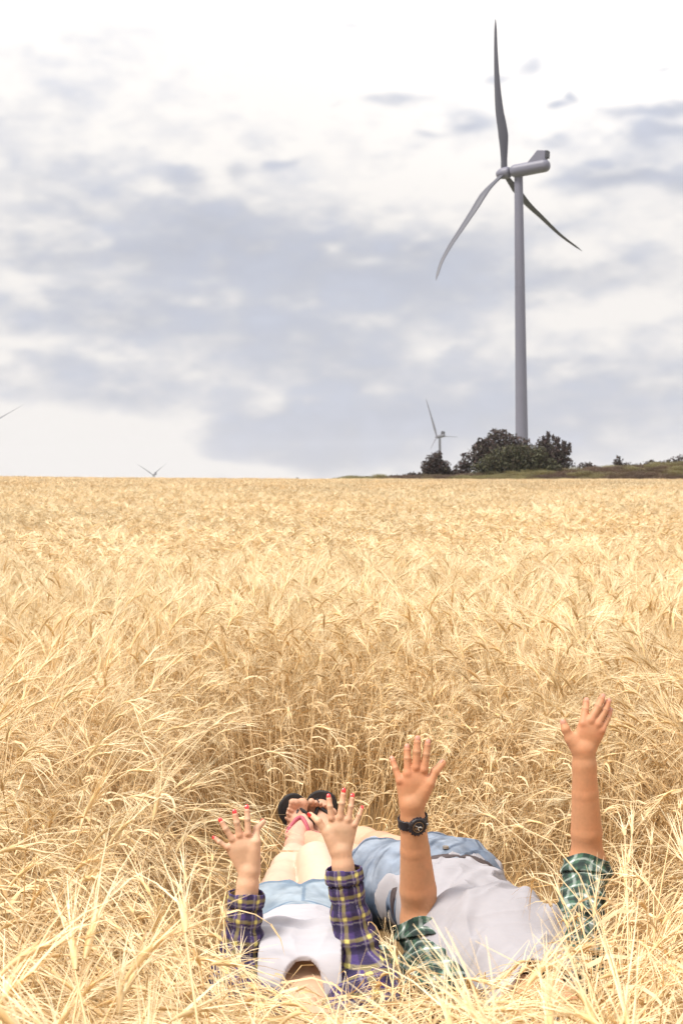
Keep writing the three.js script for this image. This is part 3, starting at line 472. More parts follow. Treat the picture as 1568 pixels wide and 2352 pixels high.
// ------------------------------------------------------------------ the man: grey T-shirt, rolled green plaid shirt, denim shorts, black flip-flops, black watch
{
  const ma = thing('person', 'man lying in barley in grey T-shirt and green plaid shirt, both arms raised', 'person', null, null);
  const pel = V(.262, .118, -4.24), waist = V(.318, .112, -4.0), chest = V(.365, .125, -3.68), neck = V(.415, .12, -3.28);
  const upv = V(0, 1, 0), axis = sub(chest, pel).normalize(), across = axis.clone().cross(upv).normalize(); if (across.x < 0) across.negate();
  const off = (p, a, u = 0, l = 0) => p.clone().addScaledVector(across, a).addScaledVector(upv, u).addScaledVector(axis, l);
  const hL = off(pel, -.092, -.005, -.03), hR = off(pel, .092, -.005, -.03), kL = P(778, 1988, 4.60), kR = P(874, 1972, 4.70), aL = P(697, 1918, 4.96), aR = P(748, 1915, 5.06); kL.y = .105; kR.y = .105; aL.y = .085; aR.y = .09;
  const torso = [capsule(off(chest, -.05), off(chest, .05), .118, .118, .06, upv, .95), capsule(chest, waist, .145, .135, .06, upv, .82), capsule(waist, pel, .140, .155, .06, upv, .74), capsule(hL, hR, .108, .108, .06), capsule(off(chest, -.06, .055, .04), off(chest, .06, .055, .04), .065, .065, .05), capsule(off(chest, 0, .0, .05), off(chest, 0, -.01, .22), .12, .085, .06, upv, .85)];
  const shL = off(chest, -.185, -.02, .15), shR = off(chest, .185, -.01, .13);
  const shoulders = [capsule(shL, shR, .048, .048, .03), capsule(off(chest, 0, -.02, .05), neck, .075, .056, .03, upv, .85)];
  const legs = [capsule(hL, kL, .098, .066, .03), capsule(hR, kR, .098, .066, .03), capsule(kL, kL.clone().lerp(aL, .3), .062, .060, .02), capsule(kL.clone().lerp(aL, .3), aL, .060, .038, .02), capsule(kR, kR.clone().lerp(aR, .3), .062, .060, .02), capsule(kR.clone().lerp(aR, .3), aR, .060, .038, .02)];
  const inL = V(.30, .25, .92).normalize(), inR = V(.05, .3, .95).normalize();
  const heelL = P(706, 1935, 5.06), ballL = P(682, 1868, 5.03), heelR = P(752, 1925, 5.14), ballR = P(737, 1858, 5.12); heelL.y = Math.max(heelL.y, .045); heelR.y = Math.max(heelR.y, .045);
  const footL = foot(aL, heelL, ballL, P(671, 1842, 5.01), P(654, 1872, 5.0), .075, inL), footR = foot(aR, heelR, ballR, P(715, 1841, 5.08), P(757, 1846, 5.08), .078, inR);
  const fL = { d: 3.60, fr: .0103, thumbLeft: false, wrist: [[922, 1849], [968, 1847]], knuckles: [[973, 1768], [955, 1762], [936, 1775], [917, 1793]], tips: [[983, 1696], [958.5, 1688], [934, 1707], [898, 1736]], curl: [.02, .015, .02, .03], arch: .004, thumb: [[985, 1800], [999, 1772, .01], [1021, 1748, .03]], thumbNail: V(-.6, .75, .2) };
  const fR = { d: 3.84, fr: .0106, thumbLeft: true, wrist: [[1315, 1722], [1364, 1721]], knuckles: [[1338, 1662], [1355, 1655], [1371, 1663], [1381, 1678]], tips: [[1345, 1604], [1384, 1595], [1397, 1606], [1401, 1627]], curl: [.05, .05, .06, .06], arch: .008, thumb: [[1308, 1697], [1298, 1675, .0], [1290, 1651, .01]], thumbNail: V(-.4, .1, .9) };
  const HL = hand(fL), HR = hand(fR), eL = P(965, 2118, 3.68), eR = P(1348, 1985, 3.88);
  const armL = [...forearm(eL, HL.wristC, .046, .0475, .030), capsule(eL, shL, .047, .058, .03)], armR = [...forearm(eR, HR.wristC, .040, .0425, .0305), capsule(eR, shR, .048, .058, .03)];
  const hc = neck.clone().add(V(.035, 0, .21)); hc.y = .12;
  const headP = head(hc, .102, 0, neck, .06);
  const tips = [...fL.tips.map((t) => P(t[0], t[1], 3.62)), ...fR.tips.map((t) => P(t[0], t[1], 3.88))], kn = [...fL.knuckles.map((t) => P(t[0], t[1], 3.59)), ...fR.knuckles.map((t) => P(t[0], t[1], 3.83)), eL.clone().add(V(0, -.02, .05))];
  const redAt = (p) => { let m = 0; for (const t of tips) m = Math.max(m, 1 - p.distanceTo(t) / .034); for (const t of kn) m = Math.max(m, .55 * (1 - p.distanceTo(t) / .034)); return Math.max(0, m); };
  const armTone = skinTone([.50, .238, .120], redAt, [...HL.creases, ...HR.creases]), legTone = skinTone([.56, .35, .235], (p) => (p.distanceTo(kR) < .08 ? .8 : p.z < -4.9 ? .5 : 0));
  const tone = (p, n) => lerpC3(armTone(p, n), legTone(p, n), smooth(-4.0, -4.15, p.z));
  part('body', mergeGeometries([skin([...slimmer(torso, .02), ...slimmer(shoulders, .012), ...legs, ...headP], .0085, { color: tone, post: (f, x, y, z) => Math.max(f, -y + .004) }), skin([...footL, ...footR], .004, { color: tone }), skin([...HL.prims, ...armL], .003, { color: tone }), skin([...HR.prims, ...armR], .003, { color: tone })]), skinMat, ma);
  const nailMat = std(.52, .25, .17, .4);
  for (const n of [...HL.nails, ...HR.nails]) part('fingernail', nailGeo({ ...n, w: n.w * .92, l: n.l * .85 }), nailMat, ma);
  const hairMat = std(.05, .032, .02, .7);
  part('hair', skin(faceParts(hc, .102, ma, hairMat, false, 2), .006, { color: (p) => { const s = .6 + .8 * noise3(p.x * 260, p.y * 260, p.z * 120); return [.06 * s, .038 * s, .024 * s]; }, post: (f, x, y, z) => Math.max(f + .005 * (noise3(x * 220, y * 220, z * 120) - .5), -y + .004, y - (hc.y + .07 + .3 * Math.max(0, z - hc.z))) }), fabric(.6), ma);
  // T-shirt
  const tee = [...torso, capsule(shL.clone().lerp(chest, .3), shR.clone().lerp(chest, .3), .072, .072, .06), capsule(off(chest, 0, .01, .04), off(chest, 0, .0, .46), .115, .078, .05, upv, .85)];
  const inAx = (x, y, z) => [(x - chest.x) * across.x + (z - chest.z) * across.z, (x - chest.x) * axis.x + (y - chest.y) * axis.y + (z - chest.z) * axis.z];
  part('t_shirt', skin(tee, .005, { grow: .018, color: (p) => { const s = .93 + .08 * fbm(p.x * 70, p.y * 70, p.z * 70, 3); return [.335 * s, .318 * s, .338 * s]; }, post: (f, x, y, z) => {
    const [u, l] = inAx(x, y, z), w = u * .8 + l * .6, r1 = 1 - Math.abs(2 * noise3(w * 17 + 3, y * 4, (u - l) * 5) - 1), r2 = 1 - Math.abs(2 * noise3(l * 22 + 1, y * 4, u * 6 + 7) - 1);
    f -= .010 * Math.pow(r1, 3) + .004 * Math.pow(r2, 3) - .004;
    f -= .016 * (fbm(x * 9, y * 9, z * 9, 3) - .5) + .009 * Math.sin(w * 62 + 5 * noise3(x * 7, 3, z * 7)) * smooth(.45, .7, noise3(x * 7 + 4, 1, z * 7)) + .006 * Math.sin((l - u * .7) * 75 + 4 * noise3(x * 8, 6, z * 8)) * smooth(-.22, -.38, l) + .011 * smooth(.35, .85, noise3(u * 10 + 3, 5, l * 7)) * smooth(-.05, .12, l);
    const hem = -.50 + .03 * Math.sin(u * 14 + 1) - u * .16, col = l - (.46 - .075 * smooth(.10, .0, Math.abs(u)) * (y > .12 ? 1 : -.3));
    return Math.max(f, -(f + .013), hem - l, col, -y + .003);
  } }), cloth, ma);
  // denim shorts with belt
  const thighs = [capsule(hL, kL, .104, .076, .03), capsule(hR, kR, .104, .076, .03)];
  const cutAt = (x, z) => { const a = z * -1 - 4.42 - (x - .12) * .32; return a; };
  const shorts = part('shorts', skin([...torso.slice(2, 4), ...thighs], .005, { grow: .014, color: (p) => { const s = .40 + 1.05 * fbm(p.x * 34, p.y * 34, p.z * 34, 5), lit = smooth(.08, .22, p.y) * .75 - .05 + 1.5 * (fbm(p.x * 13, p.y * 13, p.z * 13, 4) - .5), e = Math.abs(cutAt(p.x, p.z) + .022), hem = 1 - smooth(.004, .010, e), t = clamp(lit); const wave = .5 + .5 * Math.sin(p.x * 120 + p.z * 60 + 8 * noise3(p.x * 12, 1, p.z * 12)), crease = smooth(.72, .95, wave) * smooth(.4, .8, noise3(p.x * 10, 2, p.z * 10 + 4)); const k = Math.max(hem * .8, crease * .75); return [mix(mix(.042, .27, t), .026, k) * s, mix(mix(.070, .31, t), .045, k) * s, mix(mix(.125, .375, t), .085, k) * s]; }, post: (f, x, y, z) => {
    const [u, l] = inAx(x, y, z); const r1 = 1 - Math.abs(2 * noise3(x * 14 + z * 8, y * 6, z * 11) - 1); f -= .013 * Math.pow(r1, 5) + .014 * (fbm(x * 12, y * 12, z * 12, 3) - .5) + .005 * Math.sin(x * 70 + z * 40 + 6 * noise3(x * 7, y * 7, z * 7)) * noise3(x * 6, 8, z * 6);
    const c = cutAt(x, z); return Math.max(f - (c > -.026 ? .004 : 0), -(f + .013), c, l + .425 + u * .16);
  } }), cloth, ma);
  part('belt', skin(torso.slice(1, 4), .005, { grow: .021, color: (p) => { const s = .8 + .4 * fbm(p.x * 80, p.y * 80, p.z * 80, 2); return [.055 * s, .038 * s, .040 * s]; }, post: (f, x, y, z) => { const [u, l] = inAx(x, y, z), q = l + .455 + u * .16; return Math.max(f, -(f + .013), Math.abs(q) - .019, -y + .003); } }), fabric(.6), shorts);
  const bk = off(pel, .02, .118, .06); part('button', new THREE.CylinderGeometry(.009, .010, .006, 16).translate(bk.x, bk.y + .016, bk.z), std(.45, .43, .40, .3, { metalness: .9 }), shorts);
  // green plaid overshirt: sleeves rolled to the elbow, body open and spread on both sides
  const pal = { base: [.050, .110, .070], dark: [.012, .020, .020], line: [.40, .45, .41], cross: [.60, .63, .60], thin: [.03, .05, .05] };
  const slv = [];
  for (const [e, w, sh, c, flare] of [[eL, HL.wristC, shL, -.004, 1.12], [eR, HR.wristC, shR, -.012, 1.0]]) {
    const ax = sub(sh, e).normalize(), um = sleeveMap(e, sh, V(0, -.3, -1)), fa = sub(e, w).normalize(), open = fa.clone().lerp(ax, .45).normalize();
    const prims = [capsule(e.clone().addScaledVector(fa, -.05), e.clone().addScaledVector(ax, .03), .047 * flare, .050 * flare, .03), capsule(e.clone().addScaledVector(ax, .02), sh, .048, .066, .03), capsule(sh, sh.clone().lerp(chest, .12), .062, .05, .04), capsule(sh, sh.clone().lerp(neck, .25), .058, .045, .04)];
    slv.push(skin(prims, .0032, { grow: .006, color: (p) => { const [u, v] = um(p), s = .8 + .35 * fbm(p.x * 80, p.y * 80, p.z * 80, 2); return plaid(u + .006 * Math.sin(v * 60), v + .004 * Math.sin(u * 70), pal, .047, .043).map((x) => x * s); }, post: (f, x, y, z) => {
      const t = (x - e.x) * open.x + (y - e.y) * open.y + (z - e.z) * open.z - c;
      f -= .012 * (fbm(x * 22, y * 22, z * 22, 3) - .5) + .004 * Math.sin(t * 120 + 6 * noise3(x * 16, y * 16, z * 16)) + (t < .045 ? .004 : 0) - (t > .045 && t < .052 ? .003 : 0);
      return Math.max(f, -(f + .006), -t + .006 * Math.sin(x * 55 + 1), -y + .003);
    } }));
  }
  const panel = (pts, r0) => slv.push(skin(pts.map(([a, b, ra, rb]) => capsule(a, b, ra, rb, .03, upv, .42)), .005, { color: (p) => { const [u, l] = inAx(p.x, p.y, p.z), s = .85 + .3 * fbm(p.x * 80, p.y * 80, p.z * 80, 2); return plaid(u + l * .35, l - u * .35, pal, .066, .06).map((x) => x * s); }, post: (f, x, y, z) => Math.max(f - .022 * (fbm(x * 11, y * 11, z * 11, 3) - .5) - .008 * Math.sin(x * 45 + z * 25), -y + .003) }));
  const g = (px, py, d, y) => { const p = P(px, py, d); p.y = y; return p; };
  panel([[g(900, 2215, 3.72, .05), g(965, 2225, 3.6, .06), .075, .07], [g(960, 2225, 3.58, .06), g(1060, 2245, 3.45, .07), .07, .075], [g(885, 2190, 3.86, .04), g(930, 2240, 3.62, .04), .05, .06]]);
  panel([[g(1185, 2062, 4.02, .10), g(1258, 2100, 3.88, .09), .05, .06], [g(1240, 2090, 3.92, .07), g(1290, 2150, 3.72, .08), .06, .07], [g(1170, 2052, 4.1, .07), g(1215, 2100, 3.9, .05), .045, .06]]);
  part('plaid_shirt', mergeGeometries(slv), cloth, ma);
  const black = std(.018, .016, .017, .7), rubber = std(.022, .02, .022, .5);
  flipFlop(ma, heelL, P(668, 1838, 5.05), inL, sub(P(671, 1842, 5.01), P(654, 1872, 5.0)), .047, [black, rubber], 'black flip-flop on the left foot, turned outward');
  flipFlop(ma, heelR, P(735, 1828, 5.13), inR, V(-1, 0, 0), .049, [black, rubber], 'black flip-flop on the right foot, half behind a raised hand');
  // watch on the left wrist, ring on the right hand
  const wc = HL.wristC.clone().lerp(eL, .135), wax = sub(HL.wristC, eL).normalize(), watch = new THREE.Group(); watch.name = 'wristwatch'; watch.position.copy(wc); ma.add(watch);
  const wz = V(.30, 0, 1).addScaledVector(wax, -V(.30, 0, 1).dot(wax)).normalize(), wx = wax.clone().cross(wz).normalize(), wm = new THREE.Matrix4().makeBasis(wx, wax, wz);
  const blackRubber = std(.014, .012, .018, .45), steel = std(.35, .33, .3, .3, { metalness: .9 }), gold = std(.45, .28, .14, .35, { metalness: .7 }), pale = std(.75, .74, .72, .4);
  const band = []; for (let i = 0; i <= 60; i++) { const f = i / 60 * 6.2832; band.push(V(Math.cos(f) * .0355, 0, Math.sin(f) * .0285)); }
  const bc = new THREE.CatmullRomCurve3(band, true), bp = [], bi = []; for (let i = 0; i <= 72; i++) { const c = bc.getPoint(i / 72), n = c.clone().setY(0).normalize(), hw = .0125 + .0012 * Math.sin(i * 1.75); for (const [a, b] of [[-1, 0], [-1, 1], [-.8, 1.35], [.8, 1.35], [1, 1], [1, 0]]) { const p = c.clone().addScaledVector(n, b * .0032).add(V(0, a * hw, 0)); bp.push(p.x, p.y, p.z); } if (i) for (let k = 0; k < 6; k++) { const o = (i - 1) * 6, a = o + k, b = o + (k + 1) % 6; bi.push(a, b, a + 6, b, b + 6, a + 6); } }
  const bg = new THREE.BufferGeometry(); bg.setAttribute('position', new THREE.Float32BufferAttribute(bp, 3)); bg.setIndex(bi); bg.computeVertexNormals();
  part('strap', bg.applyMatrix4(wm), blackRubber, watch);
  const F = (geo, x, y, z) => geo.translate(x, y, z).applyMatrix4(wm);
  part('case', F(new THREE.LatheGeometry([[0, -.006], [.0215, -.006], [.0232, -.003], [.0232, .004], [.021, .0068], [.0182, .0068], [.0178, .005], [0, .005]].map((p) => new THREE.Vector2(...p)), 40).rotateX(Math.PI / 2), 0, 0, .033), blackRubber, watch);
  const notches = []; for (let i = 0; i < 16; i++) { const f = i / 16 * 6.2832; notches.push(new RoundedBoxGeometry(.005, .003, .006, 1, .0008).rotateZ(f).translate(Math.cos(f) * .0235, Math.sin(f) * .0235, .0345)); }
  part('bezel', mergeGeometries(notches).applyMatrix4(wm), blackRubber, watch);
  part('crown', F(new THREE.CylinderGeometry(.003, .003, .005, 12).rotateZ(Math.PI / 2), .026, 0, .033), steel, watch);
  part('dial_ring', F(new THREE.TorusGeometry(.0135, .0007, 6, 36), 0, 0, .0385), gold, watch);
  part('subdial', F(new THREE.TorusGeometry(.0048, .001, 6, 24, 4.2), .004, -.005, .0388), pale, watch);
  part('subdial', F(new THREE.TorusGeometry(.0026, .0008, 6, 20), -.006, -.003, .0388), gold, watch);
  const hands = mergeGeometries([new THREE.BoxGeometry(.0012, .011, .0006).translate(0, .005, 0).rotateZ(.9), new THREE.BoxGeometry(.0014, .008, .0006).translate(0, .0035, 0).rotateZ(-1.9)]);
  part('watch_hands', F(hands, 0, 0, .0392), pale, watch);
  const k2 = P(1371, 1663, 3.85), t2 = P(1397, 1606, 3.92), rp = k2.clone().lerp(t2, .26).add(V(0, 0, .003)), rg = new THREE.TorusGeometry(.0112, .0017, 8, 28);
  rg.applyQuaternion(new THREE.Quaternion().setFromUnitVectors(V(0, 0, 1), sub(t2, k2).normalize())).translate(rp.x, rp.y, rp.z);
  part('ring', rg, std(.75, .50, .18, .25, { metalness: 1 }), ma);
  for (const p of [...torso, ...legs, ...footL, ...footR, ...armL, ...armR, ...HL.prims, ...HR.prims]) BODIES.push({ p, grow: .016 });
  for (const p of [...shoulders, ...headP]) BODIES.push({ p, grow: .01, hidden: true });
}

// ------------------------------------------------------------------ where the barley may stand: off the bodies, and low where it was pressed down before them
function hitsBody(x, y, z) { if (z < -5.4 || z > -2.8 || y > 1.1) return false; for (const { p, grow } of BODIES) { if (x < p.lo.x - grow || x > p.hi.x + grow || y < p.lo.y - grow || y > p.hi.y + grow || z < p.lo.z - grow || z > p.hi.z + grow) continue; if (p.d(x, y, z) < grow) return true; } return false; }
// depth of the bodies as seen from where the two lie open to view, on a coarse grid
const GRID = 5, GW = Math.ceil(1568 / GRID), GH = Math.ceil(2352 / GRID), depthMap = new Float32Array(GW * GH).fill(0);
for (const { p, hidden } of BODIES) { if (hidden) continue; const n = Math.ceil(p.a.distanceTo(p.b) / .01) + 1; for (let i = 0; i < n; i++) { const t = n > 1 ? i / (n - 1) : 0, c = p.a.clone().lerp(p.b, t), r = mix(p.ra, p.rb, t), [u, v, d] = project(c.x, c.y, c.z), R = r * FPX / d; for (let y = Math.floor((v - R) / GRID); y <= (v + R) / GRID; y++) for (let x = Math.floor((u - R) / GRID); x <= (u + R) / GRID; x++) { if (x < 0 || y < 0 || x >= GW || y >= GH || Math.hypot(x * GRID - u, y * GRID - v) > R + 3) continue; const o = y * GW + x; if (!depthMap[o] || d < depthMap[o]) depthMap[o] = d; } } }
const limitPts = [[300, 1500], [430, 1700], [490, 2050], [545, 2165], [610, 2225], [700, 2312], [755, 2300], [860, 2235], [950, 2235], [1060, 2225], [1150, 2225], [1200, 2205], [1235, 2170], [1265, 2105], [1300, 2062], [1340, 2035], [1390, 2015], [1450, 1800], [1560, 1500]];
const peek = rng(31);
function hidesBody(x, y, z) {
  const [u, v, d] = project(x, y, z); if (u < 300 || u > 1560) return false;
  const lim = lerpPts(limitPts, u); if (v > lim + (peek() - .5) * 40) return false;
  if (u < 0 || v < 0 || u >= 1568 || v >= 2352) return false;
  let hit = false; for (const e of [0, -8, 8]) { const m = depthMap[Math.floor(v / GRID) * GW + clamp(Math.floor((u + e) / GRID), 0, GW - 1)]; if (m && d < m + .03) hit = true; }
  return hit && peek() < (u > 1240 ? .72 : .965);
}
function frontCap(x, d) {
  if (d > 4.2 || d < .5) return 99;
  const u = HX + x / d * FPX; if (u < 380 || u > 1480) return 99;
  if (d > 3.75 && pitDistance(x, -d) > .2) return 99;
  const lim = lerpPts(limitPts, u); return Math.max(.05, 1.34 - (lim + 15 - 1105) / FPX * d);
}
const PIT = [[-.10, -3.25, -.12, -4.95, .24], [.43, -3.45, .26, -4.25, .27], [.26, -4.25, -.12, -5.02, .22], [.45, -3.5, .60, -3.85, .16], [.17, -3.7, .02, -4.6, .18], [-.27, -3.35, -.2, -3.8, .13], [.3, -4.2, .62, -4.3, .12]];
function pitDistance(x, z) { let m = 9; for (const [ax, az, bx, bz, r] of PIT) { const dx = bx - ax, dz = bz - az, t = clamp(((x - ax) * dx + (z - az) * dz) / (dx * dx + dz * dz)); m = Math.min(m, Math.hypot(x - ax - dx * t, z - az - dz * t) - r); } return m + .10 * (noise3(x * 5, 1, z * 5) - .5); }
function pitGradient(x, z) { const e = .03, a = pitDistance(x + e, z) - pitDistance(x - e, z), b = pitDistance(x, z + e) - pitDistance(x, z - e), l = Math.hypot(a, b) || 1; return [a / l, b / l]; }

// ------------------------------------------------------------------ ripe barley: single stalks near the camera, small clumps farther off, wider patches to the crest
const strawMat = new THREE.MeshStandardMaterial({ color: 0xffffff, roughness: .6, vertexColors: true, side: THREE.DoubleSide });
function Geo() { const pos = [], nor = [], col = []; return { pos, nor, col,
  tri(a, b, c, na, nb, nc, ca, cb, cc) {
    const ux = b.x - a.x, uy = b.y - a.y, uz = b.z - a.z, vx = c.x - a.x, vy = c.y - a.y, vz = c.z - a.z, gx = uy * vz - uz * vy, gy = uz * vx - ux * vz, gz = ux * vy - uy * vx;
    if (gx * (na.x + nb.x + nc.x) + gy * (na.y + nb.y + nc.y) + gz * (na.z + nb.z + nc.z) < 0) { [b, c] = [c, b]; [nb, nc] = [nc, nb]; [cb, cc] = [cc, cb]; }   // winding and normals agree
    for (const p of [a, b, c]) pos.push(p.x, p.y, p.z); for (const n of [na, nb, nc]) nor.push(n.x, n.y, n.z); for (const k of [ca, cb, cc]) col.push(k[0], k[1], k[2]); },
  build() { const g = new THREE.BufferGeometry(); g.setAttribute('position', new THREE.Float32BufferAttribute(pos, 3)); g.setAttribute('normal', new THREE.Float32BufferAttribute(nor, 3)); g.setAttribute('color', new THREE.Float32BufferAttribute(col, 3)); return g; } }; }
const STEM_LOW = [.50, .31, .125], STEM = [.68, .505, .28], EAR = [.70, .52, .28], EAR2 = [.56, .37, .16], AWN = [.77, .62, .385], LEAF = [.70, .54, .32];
const lerpC = (a, b, t) => [mix(a[0], b[0], t), mix(a[1], b[1], t), mix(a[2], b[2], t)];
function tube(G, path, rad, sides, color) {                           // path: points; rad(t), color(t)
  let prev = null;
  for (let i = 0; i < path.length; i++) {
    const t = i / (path.length - 1), tan = path[Math.min(i + 1, path.length - 1)].clone().sub(path[Math.max(i - 1, 0)]).normalize();
    const s = V(0, 0, 1).addScaledVector(tan, -tan.z).normalize(), u = tan.clone().cross(s), ring = [];
    for (let k = 0; k < sides; k++) { const f = k / sides * 6.2832 + i * .4; const n = s.clone().multiplyScalar(Math.cos(f)).addScaledVector(u, Math.sin(f)); ring.push([path[i].clone().addScaledVector(n, rad(t, k)), n, color(t, k)]); }
    if (prev) for (let k = 0; k < sides; k++) { const a = prev[k], b = prev[(k + 1) % sides], c = ring[k], e = ring[(k + 1) % sides]; G.tri(a[0], b[0], c[0], a[1], b[1], c[1], a[2], b[2], c[2]); G.tri(b[0], e[0], c[0], b[1], e[1], c[1], b[2], e[2], c[2]); }
    prev = ring;
  }
}
function ribbon(G, path, width, nor, color) {
  for (let i = 0; i < path.length - 1; i++) {
    const n = path.length - 1, t0 = i / n, t1 = (i + 1) / n, d = path[i + 1].clone().sub(path[i]).normalize();
    const s = d.clone().cross(nor(t0)).normalize(), s1 = d.clone().cross(nor(t1)).normalize(), m0 = s.clone().cross(d), m1 = s1.clone().cross(d);
    const a = path[i].clone().addScaledVector(s, width(t0)), b = path[i].clone().addScaledVector(s, -width(t0)), c = path[i + 1].clone().addScaledVector(s1, width(t1)), e = path[i + 1].clone().addScaledVector(s1, -width(t1));
    G.tri(a, b, c, m0, m0, m1, color(t0), color(t0), color(t1)); G.tri(b, e, c, m0, m1, m1, color(t0), color(t1), color(t1));
  }
}
function stalkPath(r, len, bend, kink, n) {                            // bends towards +x
  const p = [V(0, 0, 0)], wob = (r() - .5) * .5; let a = 0;
  for (let i = 1; i <= n; i++) { const t = i / n; a = bend * Math.pow(t, 1.7) + (kink && t > kink[0] ? kink[1] : 0); const f = wob * t; p.push(p[i - 1].clone().add(V(Math.sin(a) * Math.cos(f), Math.cos(a), Math.sin(a) * Math.sin(f) + .03 * Math.sin(i * 1.7)).multiplyScalar(len / n))); }
  return [p, a];
}
function makeStalk(seed, len, bend, droop, kink) {
  const r = rng(seed), G = Geo(), [path, a] = stalkPath(r, len, bend, kink, 7);
  const tone = .85 + .3 * r(), rad = .0017 + .0007 * r();
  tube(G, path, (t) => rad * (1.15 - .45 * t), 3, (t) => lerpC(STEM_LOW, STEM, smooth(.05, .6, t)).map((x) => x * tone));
  // ear: a row of grains down both sides, drooping, each grain with its awn
  const ear = [path[7].clone()], en = 8, el = .065 + .02 * r(); let b = a;
  for (let i = 1; i <= en; i++) { b += droop / en; ear.push(ear[i - 1].clone().add(V(Math.sin(b), Math.cos(b), .06 * Math.sin(i)).multiplyScalar(el / en))); }
  tube(G, ear, (t, k) => .0036 * Math.sin(Math.PI * Math.min(1, .14 + t * .86)) * (1 + .35 * Math.cos(t * 50 + k * 3.1)) + .0006, 5, (t, k) => lerpC(EAR2, EAR, .5 + .5 * Math.cos(t * 50 + k * 3.1)));
  for (let i = 1; i <= en; i++) for (const s of i % 2 ? [-1, .2] : [1, .2]) {
    const base = ear[i], tan = ear[Math.min(i, en)].clone().sub(ear[i - 1]).normalize(), side = tan.clone().cross(V(0, 0, 1)).normalize();
    const d = tan.clone().addScaledVector(s === .2 ? side : V(0, 0, 1), (s === .2 ? (i % 2 ? .3 : -.3) : s * .26) + (r() - .5) * .22).normalize(), L = .09 + .06 * r(), sag = droop * .012;
    const p = [base, base.clone().addScaledVector(d, L * .5), base.clone().addScaledVector(d, L).add(V(sag, -sag, 0))];
    const nn = d.clone().cross(V(r() - .5, r() - .5, r() - .5)).normalize();
    ribbon(G, p, (t) => .0011 * (1 - t * .8), () => nn, () => AWN);
  }
  const leaves = 1 + Math.floor(r() * 2.8);
  for (let l = 0; l < leaves; l++) {
    const at = 1 + Math.floor(r() * 5), o = path[at], dir = r() * 6.283, L = .12 + .14 * r(), pts = [o.clone()]; let e = .4 + r() * .5;
    for (let i = 1; i <= 5; i++) { e += .35 + .25 * r(); pts.push(pts[i - 1].clone().add(V(Math.cos(dir) * Math.sin(e), Math.cos(e), Math.sin(dir + i * .15) * Math.sin(e)).multiplyScalar(L / 5))); }
    const sp = r() * 3, w = .0020 + .0022 * r(), lt = .8 + .4 * r();
    ribbon(G, pts, (t) => w * (1 - t * t) + .0003, (t) => V(Math.cos(dir + 1.57 + t * sp), .5 + t, Math.sin(dir + 1.57 + t * sp)).normalize(), (t) => lerpC(LEAF, STEM, t).map((x) => x * lt));
  }
  const samples = path.filter((_, i) => i > 0).concat([ear[4], ear[8], ear[8].clone().addScaledVector(ear[8].clone().sub(ear[7]).normalize(), .07)]);
  return { geo: G.build(), samples, top: Math.max(...samples.map((p) => p.y)), len };
}
const STALKS = [[.74, .2, .5], [.78, .4, .9], [.70, .12, .3], [.80, .6, 1.1], [.76, .3, 1.4], [.72, .8, .6], [.82, 1.2, .7], [.78, .2, .4, [.55, .9]], [.74, .4, .6, [.35, .8]], [.80, .25, .7], [.66, .5, .5], [.84, 1.5, .5]].map(([len, bend, droop, kink], i) => makeStalk(900 + i, len, bend, droop, kink));

function instanced(name, geo, mats, cols, parent) {
  const m = new THREE.InstancedMesh(geo, strawMat, mats.length); m.name = name;
  for (let i = 0; i < mats.length; i++) { m.setMatrixAt(i, mats[i]); m.setColorAt(i, cols[i]); }
  m.castShadow = m.receiveShadow = true; parent.add(m); return m;
}
const field = thing('barley_field', 'pale gold ripe barley filling the field from the foreground to the crest', 'barley');
field.userData.kind = 'stuff';
const tone = (x, z, r) => { const n = fbm(x * 1.3, 7, z * 1.3, 3) - .5, w = fbm(x * .35, 3, z * .22, 3) - .5, v = fbm(x * .09, 6, z * .035, 3) - .5, g = 1 + .26 * v + .22 * n + .20 * w + (r() - .5) * .34; const red = (r() - .5) * .10 - w * .06; return new THREE.Color().setRGB(clamp(g, .45, 1.18), clamp(g * (1 + red), .4, 1.18), clamp(g * (1 + red * 2.2), .3, 1.2)); };

